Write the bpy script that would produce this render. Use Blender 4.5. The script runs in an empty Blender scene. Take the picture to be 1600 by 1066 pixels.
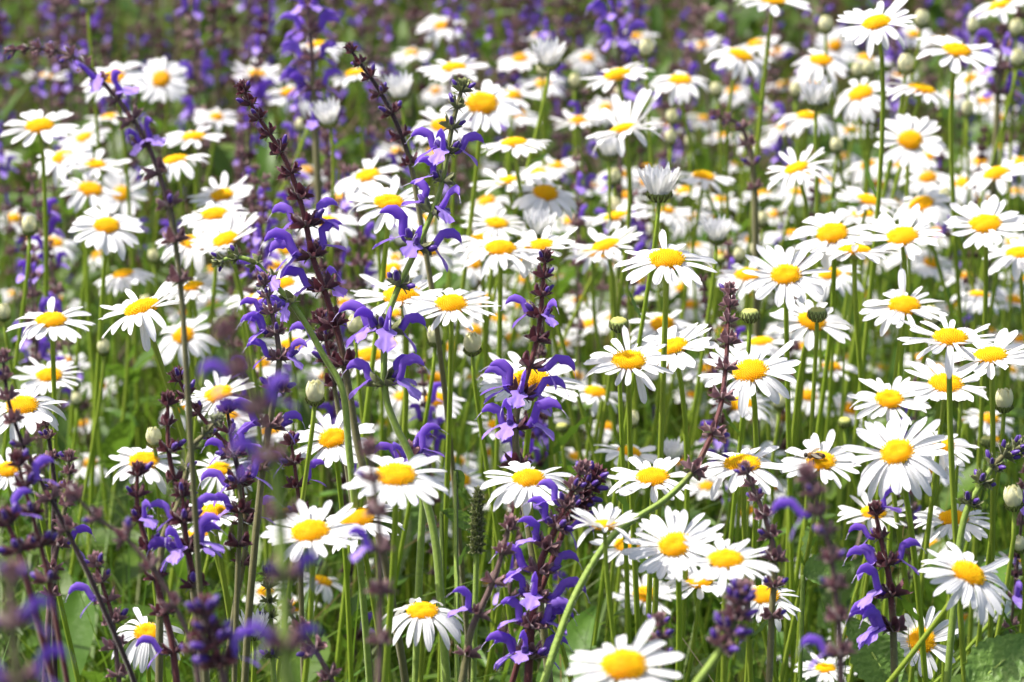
import bpy, math, random
import numpy as np
from mathutils import Vector, Matrix, noise
R_ = math.radians
rnd = random.Random(7)
S = bpy.context.scene
COL = S.collection

# ------------------------------------------------------------------ camera
FPX, CX, CY = 5293.0, 800.0, 533.0           # focal length in pixels of the 1600 px wide photograph
PITCH, CAMZ = R_(20.0), 1.25
cam_d = bpy.data.cameras.new('camera'); cam = bpy.data.objects.new('camera', cam_d); COL.objects.link(cam)
cam.location = (0, 0, CAMZ); cam.rotation_euler = (math.pi/2 - PITCH, 0, 0)
cam_d.sensor_width = 36; cam_d.lens = 36*FPX/1600
cam_d.clip_start = 0.05; cam_d.clip_end = 500
cam_d.dof.use_dof = True; cam_d.dof.focus_distance = 1.90; cam_d.dof.aperture_fstop = 12.0
S.camera = cam
# ------------------------------------------------------------------ sky, sun, exposure
SUN_EL, SUN_AZ = R_(58), R_(-72)             # azimuth from +Y (straight ahead), negative = left
w = bpy.data.worlds.new('World'); S.world = w; w.use_nodes = True
nt = w.node_tree; sky = nt.nodes.new('ShaderNodeTexSky'); sky.sky_type = 'NISHITA'
sky.sun_disc = False; sky.sun_elevation = SUN_EL; sky.sun_rotation = SUN_AZ; sky.air_density = 1.0
sky.dust_density = 5.0
nt.links.new(sky.outputs[0], nt.nodes['Background'].inputs[0])
nt.nodes['Background'].inputs[1].default_value = 0.125
sl = bpy.data.lights.new('sun', 'SUN'); sl.energy = 3.8; sl.angle = R_(0.6); sl.color = (1.0, 0.955, 0.88)
so = bpy.data.objects.new('sun', sl); COL.objects.link(so)
sd = Vector((math.sin(SUN_AZ)*math.cos(SUN_EL), math.cos(SUN_AZ)*math.cos(SUN_EL), math.sin(SUN_EL)))
so.rotation_euler = sd.to_track_quat('Z', 'Y').to_euler(); so.location = sd*10
S.view_settings.view_transform = 'Standard'; S.view_settings.look = 'None'
S.view_settings.exposure = 0.90; S.view_settings.gamma = 1.0
S.render.engine = 'CYCLES'
S.cycles.max_bounces = 8; S.cycles.transparent_max_bounces = 8

CAM = Vector((0, 0, CAMZ)); FW = Vector((0, math.cos(PITCH), -math.sin(PITCH)))
UP = Vector((0, math.sin(PITCH), math.cos(PITCH))); RT = Vector((1, 0, 0))
def at(x, y, D): return CAM + D*(FW + RT*((x-CX)/FPX) + UP*((CY-y)/FPX))
def plane_depth(y, z): return (CAMZ-z)/(math.sin(PITCH) - (CY-y)/FPX*math.cos(PITCH))
def pix(p):
    d = p-CAM; D = d.dot(FW); return CX+FPX*d.dot(RT)/D, CY-FPX*d.dot(UP)/D, D

# ------------------------------------------------------------------ materials
def lin(h):
    c = [int(h[i:i+2], 16)/255 for i in (0, 2, 4)]
    return tuple((v/12.92 if v <= .04045 else ((v+.055)/1.055)**2.4) for v in c)+(1,)
def material(name, c1, c2=None, scale=300, rough=.6, trans=0.0, tcol=None, bump=0.0, bscale=800, attr=False,
             orand=None, spec=.3, sheen=0.0, stretch=None):
    m = bpy.data.materials.new(name); m.use_nodes = True; t = m.node_tree; N = t.nodes; L = t.links
    b = N['Principled BSDF']; out = N['Material Output']
    b.inputs['Roughness'].default_value = rough; b.inputs['Specular IOR Level'].default_value = spec
    if sheen: b.inputs['Sheen Weight'].default_value = sheen; b.inputs['Sheen Roughness'].default_value = .4
    tc = N.new('ShaderNodeTexCoord'); vec = tc.outputs['Object']
    if stretch:
        mp = N.new('ShaderNodeMapping'); mp.inputs['Scale'].default_value = stretch; L.new(vec, mp.inputs[0]); vec = mp.outputs[0]
    no = N.new('ShaderNodeTexNoise'); no.inputs['Scale'].default_value = scale; no.inputs['Detail'].default_value = 3
    L.new(vec, no.inputs['Vector'])
    rp = N.new('ShaderNodeValToRGB'); rp.color_ramp.elements[0].position = .3; rp.color_ramp.elements[1].position = .7
    rp.color_ramp.elements[0].color = c1; rp.color_ramp.elements[1].color = c2 or c1
    L.new(no.outputs['Fac'], rp.inputs[0]); col = rp.outputs[0]
    if attr:
        a = N.new('ShaderNodeAttribute'); a.attribute_name = 'Col'
        mx = N.new('ShaderNodeMix'); mx.data_type = 'RGBA'; mx.blend_type = 'MULTIPLY'; mx.inputs[0].default_value = 1
        L.new(col, mx.inputs[6]); L.new(a.outputs['Color'], mx.inputs[7]); col = mx.outputs[2]
    if orand:
        oi = N.new('ShaderNodeObjectInfo'); mx = N.new('ShaderNodeMix'); mx.data_type = 'RGBA'
        L.new(oi.outputs['Random'], mx.inputs[0]); L.new(col, mx.inputs[6]); mx.inputs[7].default_value = orand
        mr = N.new('ShaderNodeMath'); mr.operation = 'MULTIPLY'; mr.inputs[1].default_value = .6
        L.new(oi.outputs['Random'], mr.inputs[0]); L.new(mr.outputs[0], mx.inputs[0]); col = mx.outputs[2]
    L.new(col, b.inputs['Base Color'])
    if bump:
        n2 = N.new('ShaderNodeTexNoise'); n2.inputs['Scale'].default_value = bscale; L.new(vec, n2.inputs['Vector'])
        bp = N.new('ShaderNodeBump'); bp.inputs['Strength'].default_value = bump; bp.inputs['Distance'].default_value = .001
        L.new(n2.outputs['Fac'], bp.inputs['Height']); L.new(bp.outputs[0], b.inputs['Normal'])
    if trans:
        tr = N.new('ShaderNodeBsdfTranslucent')
        if tcol: tr.inputs[0].default_value = tcol
        else: L.new(col, tr.inputs[0])
        ms = N.new('ShaderNodeMixShader'); ms.inputs[0].default_value = trans
        L.new(b.outputs[0], ms.inputs[1]); L.new(tr.outputs[0], ms.inputs[2]); L.new(ms.outputs[0], out.inputs[0])
    return m
W1 = (1, 1, 1, 1)
M = dict(
 petal=material('petal_white', (.81, .81, .82, 1), (.75, .75, .78, 1), 6, .55, .30, (.80, .80, .78, 1), .25, 60, spec=.25, stretch=(1, 9, 1)),
 cream=material('petal_cream', (.86, .83, .60, 1), (.80, .78, .44, 1), 9, .6, .3, (.75, .76, .5, 1), spec=.2),
 disc=material('disc_yellow', (.91, .67, .009, 1), (.89, .60, .007, 1), 9, .7, attr=True, orand=(.84, .44, .004, 1), spec=.15),
 stem=material('stem_green', (.31, .42, .045, 1), (.23, .34, .03, 1), 60, .5, .22, (.45, .6, .05, 1), bump=.3, bscale=900, orand=(.27, .32, .05, 1), spec=.3),
 bract=material('bract_green', (.34, .40, .12, 1), (.20, .27, .07, 1), 14, .6),
 budtop=material('bud_top_yellow', (.50, .47, .13, 1), (.30, .33, .08, 1), 10, .6),
 bedge=material('bract_edge', (.045, .035, .015, 1), (.08, .06, .02, 1), 20, .7),
 sstem=material('sage_stem', W1, (.75, .75, .75, 1), 400, .6, attr=True, sheen=.2, bump=.3, bscale=1500),
 calyx=material('calyx_maroon', (.090, .030, .042, 1), (.050, .024, .030, 1), 260, .65, .12, (.25, .07, .09, 1), sheen=.3, bump=.4, bscale=1500, attr=True),
 calyxg=material('calyx_green', (.17, .20, .07, 1), (.08, .085, .05, 1), 300, .65, .12, (.25, .3, .1, 1), sheen=.3, bump=.4, bscale=1500, attr=True),
 calyxm=material('calyx_mauve', (.20, .115, .13, 1), (.10, .062, .062, 1), 260, .7, .15, (.34, .15, .18, 1), sheen=.4, attr=True),
 sage=material('sage_violet', (.20, .085, .54, 1), (.37, .23, .76, 1), 110, .5, .45, (.40, .19, .86, 1), orand=(.16, .05, .46, 1), spec=.3, sheen=.2),
 sagel=material('sage_lip', (.50, .38, .84, 1), (.25, .11, .64, 1), 200, .5, .34, (.36, .2, .85, 1), spec=.3),
 saged=material('sage_bud', (.05, .018, .18, 1), (.09, .03, .28, 1), 200, .4, spec=.4, sheen=.3),
 style=material('sage_style', (.6, .5, .75, 1), rough=.5),
 leaf=material('leaf_green', (.080, .150, .016, 1), (.050, .105, .012, 1), 40, .45, .3, (.17, .32, .03, 1), .5, 160, attr=True, spec=.35),
 sleaf=material('sage_leaf', (.15, .26, .045, 1), (.085, .17, .03, 1), 90, .5, .3, (.25, .42, .06, 1), 1.0, 420, spec=.4),
 grass=material('grass_blade', (.105, .185, .022, 1), (.075, .145, .016, 1), 30, .5, .35, (.22, .38, .035, 1), attr=True, spec=.3),
 soil=material('soil', (.030, .032, .012, 1), (.055, .045, .022, 1), 14, .95, bump=.5, bscale=60),
 bee=material('bee_fuzz', (.22, .11, .03, 1), (.10, .05, .02, 1), 900, .8, sheen=.6),
 beed=material('bee_dark', (.02, .015, .012, 1), (.04, .03, .02, 1), 600, .4),
 wing=material('bee_wing', (.35, .33, .30, 1), rough=.25, trans=.6, tcol=(.5, .48, .42, 1)),
)

# ------------------------------------------------------------------ mesh helpers
class MB:
    def __init__(s): s.v = []; s.f = []; s.m = []; s.c = []; s.cc = (1, 1, 1, 1)
    def add(s, vs, fs, mi=0, col=None):
        o = len(s.v); s.v += [tuple(p) for p in vs]; s.f += [tuple(o+i for i in f) for f in fs]; s.m += [mi]*len(fs)
        s.c += ([s.cc]*len(vs) if col is None else col)
    def tube(s, pts, rad, n=6, mi=0, col=None, cap=True):
        pts = [Vector(p) for p in pts]; vs = []; fs = []; k = len(pts); cl = []
        t0 = (pts[1]-pts[0]).normalized(); a = t0.orthogonal().normalized()
        for i, p in enumerate(pts):
            t = (pts[min(i+1, k-1)]-pts[max(i-1, 0)]).normalized()
            a = (a - t*a.dot(t)).normalized(); b = t.cross(a)
            r = rad[i] if hasattr(rad, '__len__') else rad
            rib = .13 if n >= 8 else 0
            for j in range(n):
                q = 2*math.pi*j/n; rr_ = r*(1+(rib if j % 2 else -rib)); vs.append(p + a*(rr_*math.cos(q)) + b*(rr_*math.sin(q)))
                cl.append(col[i] if col else s.cc)
        for i in range(k-1):
            for j in range(n):
                j2 = (j+1) % n; fs.append((i*n+j, i*n+j2, (i+1)*n+j2, (i+1)*n+j))
        if cap: fs.append(tuple(range(n))[::-1]); fs.append(tuple((k-1)*n+j for j in range(n)))
        s.add(vs, fs, mi, cl)
    def grid(s, fn, nu, nv, mi=0, M4=None, col=None):
        vs = []; fs = []
        for i in range(nu+1):
            for j in range(nv+1):
                p = Vector(fn(i/nu, j/nv)); vs.append(M4 @ p if M4 else p)
        for i in range(nu):
            for j in range(nv):
                a = i*(nv+1)+j; fs.append((a, a+1, a+nv+2, a+nv+1))
        s.add(vs, fs, mi, [col]*len(vs) if col else None)
    def merge(s, o, M4):
        k = len(s.v); s.v += [tuple(M4 @ Vector(p)) for p in o.v]; s.f += [tuple(k+i for i in f) for f in o.f]; s.m += o.m; s.c += o.c
    def mesh(s, name, mats, smooth=True):
        me = bpy.data.meshes.new(name); me.from_pydata(s.v, [], s.f)
        for m in mats: me.materials.append(M[m])
        me.polygons.foreach_set('material_index', s.m)
        me.polygons.foreach_set('use_smooth', [smooth]*len(s.f))
        ca = me.color_attributes.new('Col', 'FLOAT_COLOR', 'POINT')
        ca.data.foreach_set('color', np.array(s.c, dtype=np.float32).ravel())
        me.update(); return me
def link(name, me, parent=None, mat=None):
    o = bpy.data.objects.new(name, me); COL.objects.link(o)
    if parent: o.parent = parent
    if mat is not None: o.matrix_basis = mat
    return o
def empty(name, loc):
    o = bpy.data.objects.new(name, None); o.empty_display_size = .01; COL.objects.link(o); o.location = loc; return o
def frame(o, z, x=None):
    z = Vector(z).normalized(); x = Vector(x) if x is not None else Vector((1, 0, 0))
    x = (x - z*x.dot(z))
    if x.length < 1e-4: x = z.orthogonal()
    x.normalize(); y = z.cross(x)
    m = Matrix((x, y, z)).transposed().to_4x4(); m.translation = o; return m
def smoothpath(P, per=6):
    P = [Vector(p) for p in P]; Q = [2*P[0]-P[1]]+P+[2*P[-1]-P[-2]]; out = []
    for i in range(1, len(Q)-2):
        a, b, c, d = Q[i-1:i+3]
        for k in range(per):
            t = k/per; out.append(.5*((2*b)+(c-a)*t+(2*a-5*b+4*c-d)*t*t+(3*b-a-3*c+d)*t**3))
    out.append(P[-1]); return out

# ------------------------------------------------------------------ daisy library (unit head radius)
def petal_fn(r, style, L=None, wd=None, wf=1.0):
    L = L or r.uniform(.70, .80); wd = wd or r.uniform(.085, .122)*wf
    rise, dr = {'f': (.05, .07), 'd': (.09, .28), 'D': (.10, .66), 'r': (.20, -.12), 'R': (.52, .06), 'V': (1.15, .25)}[style]
    rise += r.uniform(-.05, .05); dr += r.uniform(-.07, .09); notch = r.uniform(.0, .05); curl = r.uniform(-.25, .45)
    side = r.uniform(-.05, .05); tw = r.uniform(-.35, .35); nph = r.uniform(-.4, .4)
    def fn(u, v):
        v = v*2-1
        wu = wd*(.42+.58*min(1, u/.55)**.8)
        if u > .7: wu *= math.sqrt(max(0.0, 1-((u-.7)/.31)**2))*.98+.02
        uu = u - (notch*(math.cos((v+nph)*7)*.5+.5) if u > .97 else 0) - (.02*v*v if u > .9 else 0)
        x = .27 + L*uu*(1-.10*abs(dr)*u); y = wu*v + side*u*u
        z = .01 + L*(rise*u - dr*u*u) + curl*wu*v*v*1.1 - .017*math.cos(v*math.pi*2.6)*1.25*min(1, u*4)*(1-u*.5) + tw*wu*v*u
        return x, y, z
    return fn
def one_petal(r, style):
    b = MB(); b.grid(petal_fn(r, style), 10, 8); return b
PET = {st: [one_petal(rnd, st).mesh('petal', ['petal']) for _ in range(9 if st in 'fd' else 5)] for st in 'fdDrRV'}
def ring(r, styles, n=None, mat='petal', gaps=0.03):
    b = MB(); n = n or r.randint(18, 24); ph = r.uniform(0, 6)
    for i in range(n):
        if r.random() < gaps: continue
        a = ph+2*math.pi*(i+r.uniform(-.22, .22))/n
        p = MB(); p.grid(petal_fn(r, r.choice(styles), wf=1.12), 6, 4)
        b.merge(p, Matrix.Translation((0, 0, r.uniform(-.02, .012))) @ Matrix.Rotation(a, 4, 'Z') @ Matrix.Rotation(r.uniform(-.12, .12), 4, 'Y') @ Matrix.Scale(r.uniform(.92, 1.08), 4))
    return b.mesh('petals', [mat])
RING = dict(f=[ring(rnd, q) for q in ('ffffd', 'fffd', 'ffr', 'fffdr', 'ffffd', 'ffdd')], d=[ring(rnd, 'ddfdD') for _ in range(5)],
            D=[ring(rnd, 'DDd') for _ in range(3)], r=[ring(rnd, 'rrf') for _ in range(3)], R=[ring(rnd, 'Rr', 24) for _ in range(2)])
def disc(r, dent, R=.345, H=.13, nfl=230):
    b = MB(); nr = 7
    def hz(q): return H*(1-q**2.6) - dent*math.exp(-(q/.35)**2)
    vs = [(0, 0, hz(0))]; fs = []; n = 20
    for i in range(1, nr+1):
        q = i/nr
        for j in range(n):
            a = 2*math.pi*j/n; vs.append((R*q*math.cos(a), R*q*math.sin(a), hz(q)-(.06 if i == nr else 0)))
    for j in range(n): fs.append((0, 1+j, 1+(j+1) % n))
    for i in range(nr-1):
        for j in range(n):
            a = 1+i*n+j; c = 1+i*n+(j+1) % n; fs.append((a, a+n, c+n, c))
    b.add(vs, fs)
    b.c = [(.62, .34, .3, 1)]*len(b.v)
    for k in range(nfl):
        q = math.sqrt((k+.5)/nfl); g_ = r.uniform(.88, 1.06); b.cc = (g_, g_*(.98 if q < .75 else .84), g_*.8, 1); a = k*2.399963; x, y = R*.985*q*math.cos(a), R*.985*q*math.sin(a)
        s = .0105+.0055*q; h = (.034+.05*max(0, q-.4))*r.uniform(.7, 1.25)
        z = hz(q); ax = Vector((x*1.5*q, y*1.5*q, .45)).normalized(); m = frame((x, y, z-.006), ax)
        ring_ = [m @ Vector((s*math.cos(t), s*math.sin(t), 0)) for t in (0, 1.257, 2.513, 3.77, 5.027)]
        tp = [m @ Vector((s*.72*math.cos(t), s*.72*math.sin(t), h)) for t in (0, 1.257, 2.513, 3.77, 5.027)]
        b.add(ring_+tp+[m @ Vector((0, 0, h*.8))], [(i, (i+1) % 5, 5+(i+1) % 5, 5+i) for i in range(5)]+[(5+i, 5+(i+1) % 5, 10) for i in range(5)])
    return b.mesh('disc', ['disc'])
DISC = [disc(rnd, 0), disc(rnd, .035, .36), disc(rnd, .07, .33, .11), disc(rnd, -.02, .35, .15)]
DISC_LO = [disc(rnd, .02, .35, .14, 60), disc(rnd, .0, .33, .19, 60)]
def cup():
    b = MB()
    prof = [(.05, -.16), (.17, -.145), (.27, -.10), (.31, -.02), (.30, .01)]
    n = 16; vs = []; fs = []
    for (q, z) in prof:
        for j in range(n): a = 2*math.pi*j/n; vs.append((q*math.cos(a), q*math.sin(a), z))
    for i in range(len(prof)-1):
        for j in range(n): j2 = (j+1) % n; fs.append((i*n+j, i*n+j2, (i+1)*n+j2, (i+1)*n+j))
    b.add(vs, fs)
    for row, (q, z, k) in enumerate([(.15, -.165, 12), (.24, -.13, 16), (.30, -.07, 18)]):
        for j in range(k):
            a = 2*math.pi*(j+.5*(row % 2))/k; m = Matrix.Rotation(a, 4, 'Z')
            for mi, s, e in ((1, 1.0, 0), (0, .68, .006)):
                pts = [(q, -.035*s, z-e), (q, .035*s, z-e), (q+.06, 0, z+.085*s-e*.5), (q+.045+e, -.03*s, z+.03), (q+.045+e, .03*s, z+.03)]
                b.add([m @ Vector(p) for p in pts], [(0, 1, 4, 3), (3, 4, 2)], mi)
    return b.mesh('bract_cup', ['bract', 'bedge'])
CUP = cup()

def head_normal(x, y, face, roll):
    e = 20+math.degrees(math.atan((y-CY)/FPX)); t = R_(face-2-e)
    n = Vector((0, -math.sin(t), math.cos(t)))
    return Matrix.Rotation(-R_(roll), 3, FW) @ n
def bez(a, b, c, d, n):
    o = []
    for i in range(n+1):
        t = i/n; s = 1-t; o.append(a*s**3+b*3*s*s*t+c*3*s*t*t+d*t**3)
    return o
def narrow_leaf(b, p, dr, L, wd, r, mi=0):
    m = frame(p, dr, Vector((r.uniform(-1, 1), r.uniform(-1, 1), .3)))
    bend = r.uniform(.1, .5); n = 8
    def fn(u, v):
        v = v*2-1; ww = wd*(math.sin(math.pi*(u*.86+.1))**.8)*(1+.35*(1 if int(u*n+.5) % 2 else -1)*(abs(v) > .9))
        return (bend*L*u*u, ww*v, L*u)
    b.grid(fn, n, 2, mi, m)
def stem_mesh(name, pts, r0, r1, mats=('stem',), n=8):
    b = MB(); k = len(pts); b.tube(pts, [r0+(r1-r0)*i/(k-1) for i in range(k)], n); return b.mesh(name, list(mats))

THINGS = []        # (obj, kind, px, py, depth, attrs, label, short)
def daisy(x, y, W, face=25, roll=0, st='f', hero=False, k=1.0, label=None, short=None, base=None, seed=None, zmin=.22, extra=()):
    r = random.Random(int(x*31+y*17+W)); dia = .0485
    Dp = plane_depth(y, .55); Dw = FPX*dia/W
    D = (Dp**.5)*(Dw**.5)*k
    D = min(D, plane_depth(y, zmin)); D = max(D, plane_depth(y, .80))
    P = at(x, y, D); Rad = .5*W*D/FPX*1.05; n = head_normal(x, y, face, roll)
    bs = Vector((P.x+r.gauss(0, .05), P.y+r.uniform(-.03, .07), 0))
    if base: bs = Vector((P.x+base[0], P.y+base[1], 0))
    if not hero: n = (n+Vector((r.gauss(0, .13), r.gauss(0, .10), 0))).normalized()
    root = empty('daisy', bs); off = P-bs
    H = frame(off, n, (1, 0, 0)) @ Matrix.Scale(Rad, 4)
    tiltx = n.x
    L = off.z; pts = bez(off - n*Rad*.14, off - n*min(.09, L*.22) , Vector((off.x*.15, off.y*.15, L*.45)), Vector((0, 0, -.01)), 14)
    link('stem', stem_mesh('daisy_stem', pts, .00125*max(.8, Rad/.025), .0017), root)
    # leaves on the stem
    if hero or r.random() < .4:
        for q in range(r.randint(1, 2)):
            i = r.randint(3, 8); b = MB(); a = r.uniform(0, 6.28); dr = Vector((math.cos(a)*.7, math.sin(a)*.7, .75)).normalized()
            narrow_leaf(b, pts[i], dr, r.uniform(.018, .035), r.uniform(.0018, .003), r); link('leaf', b.mesh('daisy_leaf', ['leaf']), root)
    if hero:
        npet = r.randint(23, 28); sx = r.uniform(.78, 1.08); fl_ = r.uniform(.0, .22); ph = r.uniform(0, 6)
        for i in range(npet):
            if r.random() < .02: continue
            a = ph+2*math.pi*(i+r.uniform(-.2, .2))/npet
            s = st
            if st == 'U': s = r.choice('VVRV') if math.sin(a) > -.1 and math.cos(a) > -.6 else r.choice('ffdD')
            if st == 'm': s = r.choice('rrf') if math.sin(a) > .2 else r.choice('ddD' if math.sin(a) < -.45 else 'fd')
            elif st == 'f': s = r.choice('fffffdr')
            elif st == 'd': s = r.choice('ddddfD')
            if r.random() < fl_: s = r.choice('rdDf')
            m = H @ Matrix.Translation((0, 0, r.uniform(-.025, .015))) @ Matrix.Rotation(a, 4, 'Z') @ Matrix.Rotation(r.uniform(-.10, .10), 4, 'Y') @ Matrix.Rotation(r.uniform(-.15, .15), 4, 'X') @ Matrix.Diagonal((r.choice((.84, .95, 1, 1, 1.03, 1.06))*r.uniform(.95, 1.03), sx*r.uniform(.85, 1.1), 1, 1))
            link('petal', r.choice(PET[s]), root, m)
        for a, th in extra:
            link('petal', PET['f'][1], root, H @ Matrix.Rotation(R_(a), 4, 'Z') @ Matrix.Translation((.22, 0, 0)) @ Matrix.Rotation(th, 4, 'Y') @ Matrix.Translation((-.22, 0, 0)) @ Matrix.Scale(1.05, 4))
    else:
        s = st if st in RING else 'f'
        if st == 'm': s = 'r'
        link('petals', r.choice(RING[s]), root, H @ Matrix.Rotation(r.uniform(0, 6.28), 4, 'Z'))
    dm = r.choice(DISC if (hero or W > 85) else DISC_LO)
    link('disc', dm, root, H @ Matrix.Translation((0, 0, .015)) @ Matrix.Rotation(r.uniform(0, 6.28), 4, 'Z') @ Matrix.Scale(r.uniform(.94, 1.06), 4))
    link('bract_cup', CUP, root, H)
    THINGS.append([root, 'daisy', x, y, D, dict(face=math.degrees(math.asin(-n.dot((P-CAM).normalized()))), roll=-math.degrees(math.asin(n.x)), st=st, W=W), label, short]); root['_h'] = 0
    return P, n, Rad

# ------------------------------------------------------------------ buds
def bud_mesh(kind, r):
    """unit radius; kind: closed, tip (cream tips showing), open (half open white cup)"""
    b = MB(); n = 18; rows = 6 if kind == 'closed' else 4
    vs = []; fs = []
    prof = [(.18, -.72), (.55, -.62), (.88, -.38), (1.0, 0), (.93, .32), (.78, .48)]
    for (q, z) in prof:
        for j in range(n): a = 2*math.pi*j/n; vs.append((q*math.cos(a), q*math.sin(a), z))
    for i in range(rows-1):
        for j in range(n): j2 = (j+1) % n; fs.append((i*n+j, i*n+j2, (i+1)*n+j2, (i+1)*n+j))
    fs.append(tuple(range(n))[::-1]); b.add(vs, fs, 0)
    for row, (q, z, k, h) in enumerate([(.52, -.72, 11, .5), (.82, -.46, 13, .55), (.98, -.12, 14, .62)][:3 if kind == 'closed' else 2]):
        for j in range(k):
            a = 2*math.pi*(j+.5*(row % 2))/k; m = Matrix.Rotation(a, 4, 'Z')
            for mi, s, e in ((1, 1.0, .03), (0, .50, .055)):
                q2 = min(q+.12, 1.0) if row < 2 else .9
                pts = [(q+e, -.19*s, z), (q+e, .19*s, z), (q2+e+.06, .17*s, z+h*.5), (q2+e, 0, z+h*(s*.3+.7)), (q2+e+.06, -.17*s, z+h*.5)]
                b.add([m @ Vector(p) for p in pts], [(0, 1, 2, 3, 4)], mi)
    bm = b.mesh('bud_bracts', ['bract', 'bedge'])
    c = MB()
    if kind == 'closed':
        vs = []; fs = []; prof = [(.8, .42), (.66, .56), (.42, .62), (.05, .58)]
        for (q, z) in prof:
            for j in range(n): a = 2*math.pi*j/n; z2 = z+(.05 if j % 2 else -.03); vs.append((q*math.cos(a), q*math.sin(a), z2))
        for i in range(3):
            for j in range(n): j2 = (j+1) % n; fs.append((i*n+j, i*n+j2, (i+1)*n+j2, (i+1)*n+j))
        fs.append(tuple(3*n+j for j in range(n))); c.add(vs, fs)
        return bm, c.mesh('bud_top', ['budtop'])
    kk = 18; op = .1 if kind == 'tip' else .75; hh = 1.5 if kind == 'tip' else 1.6
    for layer in range(2):
        for j in range(kk-layer*5):
            a = 2*math.pi*(j+.5*layer)/(kk-layer*5)+r.uniform(-.1, .1); h = hh*r.uniform(.8, 1.12); oo = op+r.uniform(-.12, .18)-layer*.35
            def fn(u, v, h=h, oo=oo, layer=layer):
                v = v*2-1; ww = (.19+.04*(kind != 'tip'))*math.sqrt(max(.02, 1-max(0, (u-.55)/.46)**2))
                rr = .76-layer*.25+oo*u*u*.9+.18*math.sin(u*3.1)-(.38*u*u if kind == 'tip' else 0)
                return rr+.16-.1*v*v-.2*(1-u)**2, ww*v*(1.5 if kind == 'tip' else 1.0), -.12+(h+.4)*u
            c.grid(fn, 5, 2, 0, Matrix.Rotation(a, 4, 'Z'))
    return bm, c.mesh('bud_petals', ['cream' if kind == 'tip' else 'petal'])
BUDS = {k: [bud_mesh(k, rnd) for _ in range(2)] for k in ('closed', 'tip', 'open')}
def bud(x, y, W, kind='closed', tilt=0, k=1.0, label=None, short=None, D=None):
    r = random.Random(int(x*13+y*7+W)); Rad0 = {'closed': .0055, 'tip': .0060, 'open': .0088}[kind]
    Dp = plane_depth(y, .52); Dw = FPX*2*Rad0/W
    D = D or (Dp**.6)*(Dw**.4)*k; D = min(D, plane_depth(y, .24)); D = max(D, plane_depth(y, .78))
    P = at(x, y, D); Rad = .5*W*D/FPX*(.72 if kind == 'open' else .84 if kind == 'tip' else 1)
    n = head_normal(x, y, 22+r.uniform(-8, 8), tilt)
    bs = Vector((P.x+r.gauss(0, .05)+.0006*tilt, P.y+r.uniform(-.02, .04), 0)); root = empty('daisy_bud', bs); off = P-bs
    H = frame(off, n) @ Matrix.Scale(Rad, 4); bm, cm = r.choice(BUDS[kind])
    link('bracts', bm, root, H); link('petal_tips' if kind != 'open' else 'petals', cm, root, H)
    L = off.z; pts = bez(off-n*Rad*.75, off-n*.05, Vector((0, 0, L*.45)), Vector((0, 0, -.01)), 12)
    link('stem', stem_mesh('bud_stem', pts, .0011, .0015), root)
    if r.random() < .6:
        b = MB(); a = r.uniform(0, 6.28); narrow_leaf(b, pts[3], Vector((math.cos(a), math.sin(a), .9)), .02, .002, r); link('leaf', b.mesh('bud_leaf', ['leaf']), root)
    THINGS.append([root, 'bud', x, y, D, dict(kind=kind, W=W), label, short])

# ------------------------------------------------------------------ sage library (unit = mm)
def calyx_mb(r, open_=1.0, n=12, mi=0, L=9.0):
    """two-lipped ribbed bell, open at the mouth, pointed lobes, paler hairy rim"""
    b = MB(); rows = 6; vs = []; fs = []; cl = []; w0 = r.uniform(2.5, 3.3)*open_; up0 = r.uniform(.3, 1.3)
    for i in range(rows+1):
        u = i/rows
        for j in range(n):
            a = 2*math.pi*j/n; c = math.cos(a); s_ = math.sin(a)
            rad = .75+(w0-.75)*(u**.75)
            lip = abs(c)**1.5; x = u*L*.82
            if u > .6: x += (u-.6)/.4*(3.6*lip-.9 + (.7 if j % 2 == 0 else -.5))
            rb = 1+.09*(1 if j % 2 else -1)
            z = rad*rb*c*(1+.35*u*u) + up0*u*u
            vs.append((x, rad*.80*rb*s_*(1-.25*u*u*lip), z)); k = 2.6 if i == rows else (1.0+.25*(j % 2))
            cl.append((k, k*.95, k*.95, 1))
    for i in range(rows):
        for j in range(n): j2 = (j+1) % n; fs.append((i*n+j, i*n+j2, (i+1)*n+j2, (i+1)*n+j))
    fs.append(tuple(range(n))[::-1])
    b.add(vs, fs, mi, cl); return b
def sweep(b, path, ra, rb, n=10, mi=0, fold=0):
    """path in xz-plane, ra half-height in plane, rb half-width in y"""
    vs = []; fs = []; k = len(path)
    for i, (x, z) in enumerate(path):
        x0, z0 = path[max(i-1, 0)]; x1, z1 = path[min(i+1, k-1)]; L = math.hypot(x1-x0, z1-z0) or 1; tx, tz = (x1-x0)/L, (z1-z0)/L; nx, nz = -tz, tx
        for j in range(n):
            a = 2*math.pi*j/n; c = math.cos(a)*ra[i]; s = math.sin(a)*rb[i]*(1-.45*fold*max(0, math.cos(a)))
            vs.append((x+nx*c, s, z+nz*c))
    for i in range(k-1):
        for j in range(n): j2 = (j+1) % n; fs.append((i*n+j, i*n+j2, (i+1)*n+j2, (i+1)*n+j))
    fs.append(tuple(range(n))[::-1]); fs.append(tuple((k-1)*n+j for j in range(n))); b.add(vs, fs, mi)
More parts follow.
